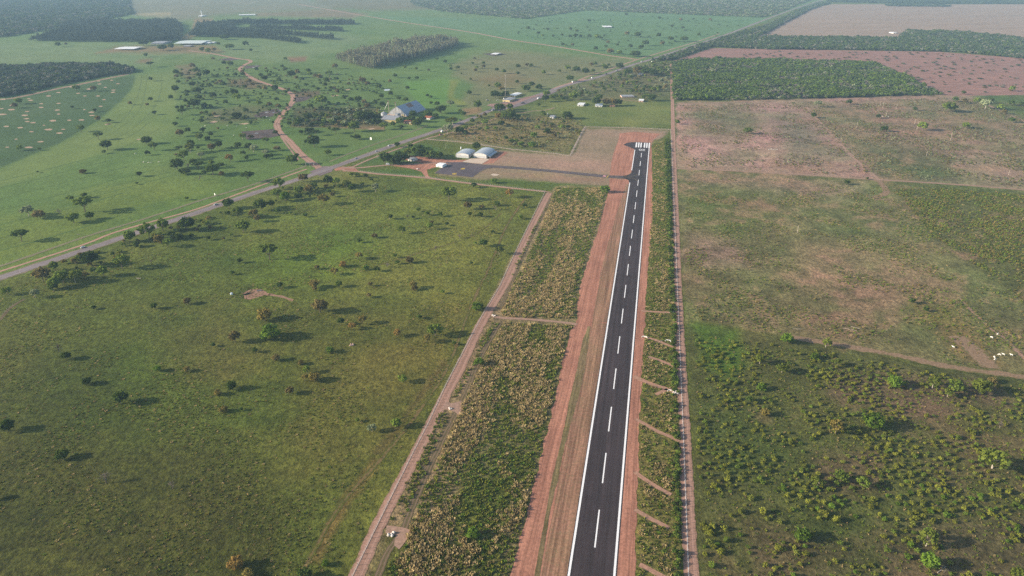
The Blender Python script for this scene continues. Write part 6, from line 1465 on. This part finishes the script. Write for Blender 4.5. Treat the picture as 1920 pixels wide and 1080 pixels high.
# pond and troughs
sheet('water', [(719.5, 169), (722, 167.2), (727, 166.9), (731, 167.6), (730.5, 169.4), (726, 170.2), (721, 170.1)], simple_mat('pond_water', (.55, .58, .58), .25, .1, .1, .5), 0.14, .4, 'small pale pond in the green pasture behind the warehouse', 'pond', step=2)  # pale base colour carries the bright sky reflected in the water
def trough(x, y, L, W, h, rz, label, m=CHROME):
    e = empty('water_trough', P(x, y), rz); tag(e, label, 'trough')
    bm = bmesh.new(); wall_ring(bm, L, W, h, .18); add_box(bm, (0, 0, .02), (L - .4, W - .4, .1)); bm_obj('basin', bm, m, e)
    bm = bmesh.new(); add_box(bm, (0, 0, h * .7), (L - .42, W - .42, .02)); bm_obj('water_surface', bm, GLASS, e)
trough(475, 127, 6, 2.2, 1.0, 0, 'white trough on the dark patch by the upper dirt road')
trough(481, 124.2, 7, 1.6, 1.0, .1, 'thin white trough at the top of the dark patch by the upper road')
trough(500, 211, 7, 2, 1.0, 0, 'longest white trough on the large dark trampled ground')
trough(513, 211, 5, 2, 1.0, .2, 'white trough at the right of the large dark trampled ground')
trough(525, 207.5, 3, 3.5, 1.0, .4, 'squarish white trough beside the dirt road on the dark ground')
trough(500, 219, 3, 2, 1.0, 0, 'small white trough below the large dark trampled ground')
trough(481, 250.5, 6, 2, .9, .1, 'pale trough on the dark ground beside the road bend')
trough(552, 195.5, 4.5, 4, 1.4, .2, 'pale tan loading pen box on the red road bend', POSTC)
trough(463, 551.5, 7.5, 1.1, .9, .75, 'long dark trough at the left of the bare red clearing', DOORD)
trough(486, 545.5, 4.5, 1.4, .8, .3, 'small dark trough at the top of the bare red clearing', STEEL)
e = empty('water_drum', P(434.5, 552), .3); tag(e, 'white upturned tank lying in the grass left of the red clearing', 'tank')
bm = bmesh.new(); add_cyl(bm, (0, 0, 0), 1.3, 1.5, 14, .35); bm_obj('body', bm, simple_mat('faded_blue_tank', (.55, .62, .64), .6, .1, .6), e)
bm = bmesh.new(); add_cyl(bm, (0, 0, 1.87), .35, .15, 10); bm_obj('lid', bm, CHROME, e)

# rocks / rubble heaps and culvert headwalls
def rubble(x, y, s, label, m=None):
    rnd2 = random.Random(int(x * 7 + y)); bm = bmesh.new()
    for i in range(9):
        r = s * rnd2.uniform(.18, .4); c = Vector((rnd2.uniform(-s, s) * .6, rnd2.uniform(-s, s) * .5, r * .35))
        g = bmesh.ops.create_icosphere(bm, subdivisions=1, radius=r, matrix=Matrix.Translation(c))
        for v in g['verts']: v.co += Vector((rnd2.uniform(-1, 1), rnd2.uniform(-1, 1), rnd2.uniform(-1, 1))) * r * .25
    o = bm_obj('rubble_heap', bm, m or POSTC); o.location = P(x, y); tag(o, label, 'rubble heap')
rubble(926, 592.5, 2.6, 'pale rubble heap at the left end of the path across the tall grass')
rubble(732, 1003, 3.0, 'pale rubble heap beside the lowest dirt crossing')
rubble(845, 767, 2.2, 'small pale rubble by the upper dirt crossing')
rubble(1266, 737, 3.2, 'grey rubble where the widest drain cut meets the right road')
rubble(784, 317, 3.4, 'pale rubble heap on the green near the hangar access')
rubble(461, 559, 1.4, 'reddish stones at the lower left of the red clearing', RUST)
rubble(660, 647, 2.6, 'pinkish pile of dead branches in the near pasture', WALLP)
for (x, y, lab) in ((1260, 586, 'white headwall of the topmost drain cut'), (1253, 639, 'white headwall of the second drain cut'), (1258, 733, 'white headwall of the widest drain cut'), (1209, 632, 'small white headwall at the runway end of a drain cut')):
    e = empty('headwall', P(x, y), -.35); tag(e, lab, 'headwall')
    bm = bmesh.new(); add_box(bm, (0, 0, 0), (3.6, .4, 1.1)); bm_obj('wall', bm, WALLW, e)
    for s in (-1, 1):
        bm = bmesh.new(); add_box(bm, (s * 2.1, -.7, 0), (.35, 1.8, .8), s * .4); bm_obj('wing', bm, WALLW, e)

# ------------------------------------------------------------------ fences
def fence(label, px, spacing, pm, kerb=None, hpost=2.1, rpost=.09, wire=True, r_wire=.02, name='fence'):
    pts = [P(x, y) for x, y in px]
    e = empty(name, pts[0]); tag(e, label, 'fence')
    o0 = pts[0]
    pos = []
    carry = 0.0
    for a, b in zip(pts[:-1], pts[1:]):
        L = (b - a).length; s = carry
        while s < L: pos.append(a.lerp(b, s / L)); s += spacing
        carry = s - L
    pos.sort(key=lambda p: p.length if 0 <= PIX(p)[1] <= 1090 else 1e6 + p.length)
    pm_mesh = None
    for k, p in enumerate(pos[:100]):
        if pm_mesh is None:
            bm = bmesh.new(); add_box(bm, (0, 0, 0), (rpost * 2, rpost * 2, hpost)); add_box(bm, (rpost * 1.2, 0, hpost), (rpost * 3.5, rpost * 1.6, .12))
            o = bm_obj('post', bm, pm, e); pm_mesh = o.data
        else: o = mesh_obj('post', pm_mesh, e)
        o.location = p - o0
    if len(pos) > 100:
        bm = bmesh.new()
        for p in pos[100:]: add_box(bm, p - o0, (rpost * 2, rpost * 2, hpost))
        o = bm_obj('posts', bm, pm, e); o['kind'] = 'stuff'
    if kerb:
        bm = bmesh.new()
        for a, b in zip(pts[:-1], pts[1:]):
            d = b - a; add_box(bm, ((a + b) / 2 - o0), (d.length, kerb[0], kerb[1]), math.atan2(d.y, d.x))
        bm_obj('kerb', bm, kerb[2], e)
    if wire:
        bm = bmesh.new()
        for a, b in zip(pts[:-1], pts[1:]):
            for z in (.5, 1.0, 1.5, hpost - .1):
                add_tube(bm, a - o0 + Vector((0, 0, z)), b - o0 + Vector((0, 0, z)), r_wire, r_wire, 3)
        bm_obj('wire', bm, STEEL, e)
KERB = simple_mat('kerb_pale', (0.50, 0.40, 0.33), .9, .12, .3)
KERBW = simple_mat('kerb_white', (0.66, 0.58, 0.52), .9, .10, .3)
fence('pale perimeter fence with low kerb along the left dirt road', [(606, 1190), (662, 1078), (704, 992), (731, 937), (776, 846), (802, 796), (837, 720), (870, 657), (904, 592), (937, 537), (962, 482), (1022, 360)], 4.0, POSTC, (.34, .25, KERB), name='perimeter_fence')
fence('concrete-post perimeter fence south of the apron', [(1022, 360), (960, 352), (880, 343), (800, 332.5), (705, 325), (672, 321)], 3.4, POSTC, (.3, .2, KERB), rpost=.14, name='perimeter_fence')
fence('concrete-post fence north of the hangars up to the airfield corner', [(800, 261), (860, 266), (905, 272), (960, 280), (1040, 288), (1069, 292.5), (1097, 237.5), (1180, 239.5), (1256, 243)], 3.6, POSTC, (.3, .2, KERB), rpost=.14, name='perimeter_fence')
fence('straight pale perimeter fence with white kerb along the right dirt road', [(1257.5, 243), (1261.5, 330), (1266, 440), (1270, 540), (1275, 665), (1281, 810), (1285.5, 930), (1291, 1080), (1296, 1220)], 4.5, POSTC, (.34, .22, KERBW), name='perimeter_fence')
fence('pale post fence along the far side of the highway', [(-250, 575), (0, 500), (160, 445), (275, 410), (375, 377), (475, 347), (575, 311)], 4.2, WOODP, None, 1.7, .13, name='post_fence')
fence('post fence above the highway right of the junction', [(590, 304), (630, 297), (655, 288), (692, 273), (740, 257), (775, 245), (800, 235)], 4.5, WOODP, None, 1.7, .12, name='post_fence')
fence('short fence along the lower left field track', [(-80, 621), (0, 596), (14, 580), (46, 556)], 5, WOODP, None, 1.6, .08, name='post_fence')
# gate at the dirt road
e = empty('farm_gate', P(581, 311)); tag(e, 'white farm gate frame over the dirt road near the highway', 'gate')
for s in (-1, 1):
    bm = bmesh.new(); add_box(bm, (s * 6, s * 1.5, 0), (.4, .4, 5)); bm_obj('post', bm, WALLW, e)
bm = bmesh.new(); add_box(bm, (0, 0, 5.02), (13, .3, .5), math.atan2(1.5, 6)); bm_obj('beam', bm, WALLW, e)

# ------------------------------------------------------------------ poles
def pole(x, y, h, label, cross=True, m=POSTC, r=.17, name='utility_pole', cat='utility pole'):
    e = empty(name, P(x, y), .9); tag(e, label, cat)
    bm = bmesh.new(); add_tube(bm, (0, 0, -.1), (0, 0, h), r, r * .7, 7); bm_obj('shaft', bm, m, e)
    if cross:
        bm = bmesh.new(); add_box(bm, (0, 0, h - .9), (2.4, .18, .18)); bm_obj('crossarm', bm, WOODP, e)
        for s in (-1, 0, 1):
            bm = bmesh.new(); add_cyl(bm, (s * 1.05, 0, h - .72), .08, .3, 6); bm_obj('insulator', bm, GLASS, e)
    else:
        bm = bmesh.new()
        for k in range(4):
            a = k * 1.6 + x; add_tube(bm, (0, 0, h - .1), (math.cos(a) * .9, math.sin(a) * .9, h + .7), .08, .03, 3)
        bm_obj('branch_stubs', bm, m, e)
pole(707.5, 297.4, 9.5, 'pale utility pole nearest the junction by the access track')
pole(722.6, 292.4, 9.5, 'pale utility pole second from the junction')
pole(771, 275.3, 9.5, 'pale utility pole above the dark grove')
pole(836.3, 279.6, 9, 'pale utility pole on the green behind the dark grove')
pole(580.5, 312.5, 9, 'pole at the dirt road mouth by the highway')
pole(1181, 114, 9.5, 'pale pole at the end of the red road')
for (x, y, h, lab) in ((1655, 203, 18, 'tallest bare pale palm trunk in the upper right field'), (1650, 199, 9, 'short leaning bare trunk beside the tallest palm trunk'), (1661, 218, 14, 'bare pale trunk beside the white cattle of the upper field'), (1680, 205, 13, 'bare pale trunk right of the tallest one'), (1719, 243, 19, 'bare pale trunk left of a green tree in the upper field'), (1715, 232, 10, 'short bare trunk just behind another in the upper field'),
                       (1782, 262, 16, 'lone bare pale trunk lowest in the upper right field'), (1606, 240, 13, 'bare pale trunk near the diagonal track'), (1737, 292, 9, 'short bare stump in the upper right field'), (1891, 328, 10, 'bare pale trunk near the right edge above the track'), (1495, 436, 11, 'bare trunk in the mottled field')):
    pole(x, y, h * .8, lab, False, PALEBARK, .30, 'bare_trunk', 'dead trunk')
# fallen pale logs
for (x, y, L, r, rz, lab) in ((260, 522.5, 5, .35, -.2, 'white fallen log in the pasture below the roadside thicket'), (147, 440, 3.5, .3, 0, 'pale fallen log in the bright pasture beyond the highway'), (1766, 1069, 8, .22, .5, 'forked pale dead branch beside the bright round tree'), (1495, 617, 9, .15, -.3, 'thin pale fallen trunk in the mottled field'), (1594, 618, 11, .16, -.5, 'pale scatter of fallen trunks in the mottled field'), (1605, 615, 9, .14, -.7, 'second pale fallen trunk crossing the scatter'), (1240, 640, 3, .2, .2, 'pale log beside the second drain cut')):
    bm = bmesh.new(); add_tube(bm, (-L / 2, 0, r), (L / 2, .4, r * 1.3), r, r * .6, 6); add_tube(bm, (L * .1, .1, r), (L * .35, L * .22, r * 2), r * .6, r * .3, 5); add_tube(bm, (-L * .1, 0, r), (L * .1, -L * .2, r * 2), r * .5, r * .2, 5)
    o = bm_obj('fallen_log', bm, PALEBARK); o.location = P(x, y); o.rotation_euler = (0, 0, rz); tag(o, lab, 'log')

# ------------------------------------------------------------------ vehicles
PAINT = {k: simple_mat('paint_' + k, c, .35, .03, 1, .5) for k, c in {'white': (.80, .80, .80), 'silver': (.55, .57, .60), 'dark': (.035, .04, .05), 'grey': (.30, .32, .33), 'tan': (.45, .40, .33), 'red': (.4, .08, .06)}.items()}
def hdir(x, y):
    """heading of the highway nearest to a photo position"""
    i = min(range(1, len(HWY)), key=lambda k: abs((HWY[k][0] + HWY[k - 1][0]) / 2 - x))
    d = P(*HWY[i]) - P(*HWY[i - 1]); return math.atan2(d.y, d.x)
def wheel(e, x, y, r, w):
    bm = bmesh.new(); add_tube(bm, (x, y - w / 2, r), (x, y + w / 2, r), r, r, 14); o = bm_obj('wheel', bm, TYRE, e)
    bm = bmesh.new(); add_tube(bm, (x, y - w / 2 - .012, r), (x, y + w / 2 + .012, r), r * .55, r * .55, 10); bm_obj('rim', bm, STEEL, o)
def profile_body(bm, prof, w0, w1=None):
    w1 = w1 or w0
    a = [(x, -w0 / 2, z) for x, z in prof]; b = [(x, w1 / 2, z) for x, z in prof]
    add_prism(bm, (a, b)); bmesh.ops.recalc_face_normals(bm, faces=bm.faces)
    bmesh.ops.bevel(bm, geom=list(bm.edges), offset=.05, segments=2, affect='EDGES', clamp_overlap=True)
def car(x, y, paint, label, rz, k=1.0, van=False, z=.16):
    e = empty('parked_van' if van else 'car', P(x, y) + Vector((0, 0, z)), rz); tag(e, label, 'van' if van else 'car'); e.scale = (k, k, k)
    bm = bmesh.new()
    if van: profile_body(bm, [(-2.6, .35), (2.5, .35), (2.6, .9), (2.0, 1.25), (1.5, 2.3), (-2.5, 2.35), (-2.6, 1.2)], 2.0)
    else: profile_body(bm, [(-2.2, .30), (2.15, .30), (2.25, .62), (2.1, .82), (1.05, .95), (-1.7, 1.0), (-2.2, .9)], 1.76)
    bm_obj('body', bm, PAINT[paint], e)
    if not van:
        bm = bmesh.new()
        a = [(1.10, s * .80, .94) for s in (-1, 1)]
        base = [(1.1, -.80, .93), (1.1, .80, .93), (-1.75, .80, .98), (-1.75, -.80, .98)]
        top = [(.35, -.62, 1.46), (.35, .62, 1.46), (-1.15, .62, 1.48), (-1.15, -.62, 1.48)]
        add_prism(bm, (top, base)); bmesh.ops.recalc_face_normals(bm, faces=bm.faces); bm_obj('window_band', bm, GLASS, e)
        bm = bmesh.new(); add_box(bm, (-.4, 0, 1.475), (1.5, 1.22, .05)); bm_obj('roof', bm, PAINT[paint], e)
    else:
        bm = bmesh.new(); add_box(bm, (.2, 0, 1.4), (3.2, 2.03, .6)); bm_obj('window_band', bm, GLASS, e)
    for sx in (-1.35, 1.35):
        for sy in (-.8, .8): wheel(e, sx * (1.2 if van else 1), sy * (1.12 if van else 1), .33, .2)
    for sy in (-.6, .6):
        bm = bmesh.new(); add_box(bm, (2.62 if van else 2.23, sy, .6), (.06, .34, .16)); bm_obj('headlight', bm, CHROME, e)
def truck(x, y, cabp, boxp, label, rz, L=10, hb=2.6, z=.2):
    e = empty('truck', P(x, y) + Vector((0, 0, z)), rz); tag(e, label, 'truck')
    bm = bmesh.new(); profile_body(bm, [(L / 2 - 2.2, .6), (L / 2, .6), (L / 2, 1.7), (L / 2 - .25, 3.0), (L / 2 - 2.2, 3.05)], 2.4); c = bm_obj('cab', bm, PAINT[cabp], e)
    bm = bmesh.new(); add_box(bm, (L / 2 - .1, 0, 1.8), (.18, 2.1, .9)); bm_obj('windscreen', bm, GLASS, c)
    bm = bmesh.new(); add_box(bm, (-1.2, 0, 1.0), (L - 2.6, 2.5, hb)); bmesh.ops.bevel(bm, geom=list(bm.edges), offset=.04, segments=1, affect='EDGES'); bm_obj('cargo_box', bm, PAINT[boxp], e)
    bm = bmesh.new(); add_box(bm, (-.2, 0, .7), (L - 1.4, .9, .28)); bm_obj('chassis', bm, PAINT['dark'], e)
    for sx in (L / 2 - 1.1, -L / 2 + 2.6, -L / 2 + 1.3):
        for sy in (-1.05, 1.05): wheel(e, sx, sy, .5, .3)
car(155.5, 464.6, 'silver', 'silver car driving on the highway at far left', hdir(155, 465), 1.15)
car(404.5, 384.4, 'silver', 'pale silver car on the highway above the thicket', hdir(404, 384), 1.15)
car(342.5, 409.4, 'grey', 'small greyish car on the highway between two silver cars', hdir(342, 409))
car(729.8, 273.4, 'white', 'bright white car on the highway near the lay-by', hdir(729, 273), 1.25)
car(705.4, 284.0, 'silver', 'small silver car on the highway above the junction', hdir(705, 284))
car(667.8, 297.2, 'white', 'small white car entering the junction stretch of the highway', hdir(668, 297))
car(727.5, 309.3, 'white', 'white van parked on the access road below the grove', .05, 1.2, True)
car(923.2, 207.2, 'white', 'white car on the highway just before the checkpoint', hdir(923, 206), 1.3)
truck(936, 199.4, 'grey', 'silver', 'grey box truck leaving the checkpoint area', hdir(936, 199), 11, 2.8)
truck(980, 194.2, 'dark', 'dark', 'dark truck parked on the near edge of the widened pavement', hdir(980, 194), 12, 1.6)
truck(1009.5, 186, 'white', 'white', 'white truck passing on the right of the checkpoint', hdir(1009, 185), 9, 2.6)
car(829, 247.6, 'white', 'white van stopped on the pink lay-by', hdir(829, 246), 1.3, True)
car(825.5, 252.8, 'red', 'dark red car beside the roadside clump near the lay-by', hdir(829, 246), 1.3)
car(863, 225.4, 'dark', 'dark car on the highway left of the roadside clump', hdir(863, 225), 1.5)
car(1074, 154.6, 'white', 'white van on the highway beyond the checkpoint', hdir(1074, 154), 1.4, True)
truck(1110, 147.2, 'white', 'white', 'white truck on the highway right of the white van', hdir(1110, 147), 7.5, 2.6)
car(1136.5, 139.6, 'dark', 'dark car on the far highway', hdir(1136, 139), 1.6, True)
truck(1156, 133.6, 'dark', 'grey', 'dark truck with grey load on the far highway', hdir(1156, 133), 9, 2.4)
car(1203, 116.6, 'grey', 'grey van at the red road junction', hdir(1203, 116), 1.5, True)
car(1222.5, 117, 'white', 'white van at the edge of the far grove', hdir(1222, 115), 1.5, True)
truck(1229.5, 110.4, 'dark', 'dark', 'farthest dark truck on the highway', hdir(1229, 110), 8, 2.2)
car(914, 188.8, 'tan', 'tan van parked left of the checkpoint', .3, 1.2, True)
car(933.5, 188.4, 'white', 'white car parked left of the nearer checkpoint building', .1, 1.2)

# ------------------------------------------------------------------ cattle
def cow_mesh(seed, graze):
    """standing zebu: one skinned body grown from a joint skeleton"""
    V, E, R = [], [], []
    def v(p, r, par=None):
        V.append(p); R.append(r)
        if par is not None: E.append((par, len(V) - 1))
        return len(V) - 1
    root = v((0, 0, 1.05), (.36, .42))
    hip = v((-.62, 0, 1.10), (.31, .34), root); tail0 = v((-.93, 0, 1.12), (.10, .12), hip); tail1 = v((-1.02, 0, .75), (.03, .03), tail0); v((-1.03, 0, .42), (.05, .05), tail1)
    sh = v((.55, 0, 1.12), (.32, .40), root); hump = v((.55, 0, 1.50), (.14, .14), sh)
    if graze: nk = v((.98, 0, .92), (.17, .22), sh); hd = v((1.25, .04, .48), (.14, .15), nk); mz = v((1.38, .05, .20), (.09, .09), hd)
    else: nk = v((.95, 0, 1.32), (.17, .22), sh); hd = v((1.25, .05, 1.50), (.15, .15), nk); mz = v((1.58, .08, 1.34), (.09, .09), hd)
    for s in (-1, 1):
        ear = v((V[hd][0] - .05, V[hd][1] + s * .26, V[hd][2] - .02), (.04, .06), hd)
        k = v((.58, s * .20, .72), (.12, .13), sh); w = v((.60, s * .20, .40), (.07, .07), k); v((.60, s * .20, .03), (.07, .07), w)
        k = v((-.55, s * .20, .72), (.15, .17), hip); w = v((-.78, s * .20, .42), (.075, .075), k); v((-.72, s * .20, .03), (.07, .07), w)
    me = bpy.data.meshes.new('cow'); me.from_pydata(V, E, [])
    o = bpy.data.objects.new('tmp', me); COL.objects.link(o)
    o.modifiers.new('skin', 'SKIN'); o.modifiers.new('sub', 'SUBSURF').levels = 1
    for i, r in enumerate(R):
        me.skin_vertices[0].data[i].radius = r
        me.skin_vertices[0].data[i].use_root = (i == 0)
    dg = bpy.context.evaluated_depsgraph_get()
    m2 = bpy.data.meshes.new_from_object(o.evaluated_get(dg))
    bpy.data.objects.remove(o)
    for p in m2.polygons: p.use_smooth = True
    return m2
HIDE = simple_mat('white_hide', (0.72, 0.68, 0.60), .8, .10, 1.5)
HORN = simple_mat('horn', (.12, .10, .08), .5)
COWS = [cow_mesh(1, True), cow_mesh(2, False)]
bm = bmesh.new()
for s in (-1, 1): add_tube(bm, (0, s * .08, 0), (-.05, s * .22, .22), .035, .012, 5)
hornm = bpy.data.meshes.new('horns'); bm.to_mesh(hornm); bm.free(); hornm.materials.append(HORN)
for m in COWS:
    m.materials.clear(); m.materials.append(HIDE)
def cow(x, y, rz, g, label, group, k=1.0):
    o = mesh_obj('cow', COWS[0 if g else 1]); o.location = P(x, y); o.rotation_euler = (0, 0, rz); o.scale = (k, k, k)
    tag(o, label, 'cow', group)
    h = mesh_obj('horns', hornm, o); h.location = (1.20, .04, .60) if g else (1.20, .05, 1.62)
G1 = 'white cattle in the mottled right field'
for a in ((1870, 628, .6, False, 'white cow farthest up the slope, beside the cattle path'), (1859, 634, 2.0, True, 'white cow just below and left of the topmost cow'), (1787, 652, 2.2, False, 'lone white cow left of the bare reddish patch'), (1864, 671, 1.4, True, 'white cow at the left end of the lower row of cattle'), (1865, 675.5, .2, True, 'white cow lowest of the row, under the left end cow'), (1874, 666.5, 2.6, True, 'white cow second in the lower row of cattle'), (1881, 666, 2.4, False, 'white cow third in the lower row of cattle'), (1896, 667, 2.3, False, 'white cow at the right end of the lower row')):
    cow(*a, G1, 1.12)
G2 = 'white cattle beside the bare trunk in the upper right field'
for i, (x, y, r) in enumerate(((1650.5, 216.5, .3), (1654.5, 219, 2.8), (1661, 218.5, .1), (1665.5, 219.5, 3.0), (1669, 219, .4))):
    cow(x, y, r, i % 2 == 0, ['white cow touching the dark bush in the upper right field', 'white cow second from the dark bush in the upper field', 'white cow under the bare trunk in the upper field', 'white cow just right of the bare trunk in the upper field', 'white cow farthest right of the upper field group'][i], G2, 1.15)
G3 = 'white cattle in the pink stubble'
for i, (x, y, r) in enumerate(((1442, 281.5, .2), (1446, 280.5, 2.9), (1450, 281.5, .1), (1453.5, 280.5, .4), (1457, 281.5, 3.1))):
    cow(x, y, r, i % 2 == 1, f'white cow in the pink stubble row, {ORD[i]} from the left', G3, 1.1)
G4 = 'white cattle in the bright pasture'
for i, (x, y, r) in enumerate(((254, 289, .3), (269.5, 305, 2.9), (278.5, 306, .1), (283, 305.5, 1.4), (298, 304.8, .2))):
    cow(x, y, r, i % 2 == 1, f'white cow on the bright pasture at left, {ORD[i]} from the left', G4, 1.15)
G5 = 'white cattle above the dark ground'
for i, (x, y, r) in enumerate(((378.5, 239.5, .3), (384.5, 237, 2.9), (426.5, 237, .1), (444, 237.2, 1.4), (462, 241, .2), (438.5, 254.5, 0), (506, 225, .4))):
    cow(x, y, r, i % 2 == 1, f'white cow on the slope left of the dirt road, {ORD[i]} from the left', G5, 1.15)
# ------------------------------------------------------------------ light, air, camera
SUN_EL = math.radians(20.0)
SUN_AZ = math.atan2(-0.99, -0.13)        # where the sun stands, from +Y clockwise
w = bpy.data.worlds.new('World'); sc.world = w; w.use_nodes = True
nt = w.node_tree
sky = nt.nodes.new('ShaderNodeTexSky'); sky.sky_type = 'NISHITA'; sky.sun_disc = False
sky.sun_elevation = SUN_EL; sky.sun_rotation = SUN_AZ % (2 * math.pi); sky.altitude = 300; sky.dust_density = 2.0
bg = nt.nodes['Background']; bg.inputs[1].default_value = 0.11
nt.links.new(sky.outputs[0], bg.inputs[0])
ld = bpy.data.lights.new('sun', 'SUN'); ld.energy = 5.0; ld.angle = math.radians(0.6); ld.color = (1.0, 0.88, 0.73)
lo = bpy.data.objects.new('sun', ld); COL.objects.link(lo)
sd = Vector((math.sin(SUN_AZ) * math.cos(SUN_EL), math.cos(SUN_AZ) * math.cos(SUN_EL), math.sin(SUN_EL)))
lo.rotation_euler = (-sd).to_track_quat('-Z', 'Y').to_euler(); lo.location = sd * 2000

bm = bmesh.new(); add_box(bm, (0, 9000, -1.0), (90000, 30000, 306.5))
m, nt = new_mat('haze_air')
pv = nt.nodes.new('ShaderNodeVolumePrincipled')
pv.inputs['Color'].default_value = (0.48, 0.75, 1.0, 1); pv.inputs['Density'].default_value = HAZE; pv.inputs['Anisotropy'].default_value = 0.0
om = nt.nodes.new('ShaderNodeOutputMaterial'); nt.links.new(pv.outputs[0], om.inputs['Volume'])
hz = bm_obj('haze', bm, m); tag(hz, 'thin bluish haze veiling the far fields', 'haze', None, 'stuff')

cd = bpy.data.cameras.new('camera'); cam = bpy.data.objects.new('camera', cd); COL.objects.link(cam)
cam.location = (0, 0, HC); cam.rotation_euler = (math.pi / 2 - TH, 0, 0)
cd.sensor_width = 36.0; cd.lens = 36.0 * F / 1920.0; cd.clip_start = 1.0; cd.clip_end = 120000
sc.camera = cam
sc.view_settings.view_transform = 'Standard'; sc.view_settings.look = 'None'; sc.view_settings.gamma = 1.0
sc.view_settings.exposure = EXPO
sc.render.engine = 'CYCLES'
c = sc.cycles
c.max_bounces = 4; c.diffuse_bounces = 2; c.glossy_bounces = 2; c.transmission_bounces = 2; c.volume_bounces = 0; c.transparent_max_bounces = 4
c.caustics_reflective = False; c.caustics_refractive = False; c.use_denoising = False; c.use_adaptive_sampling = False
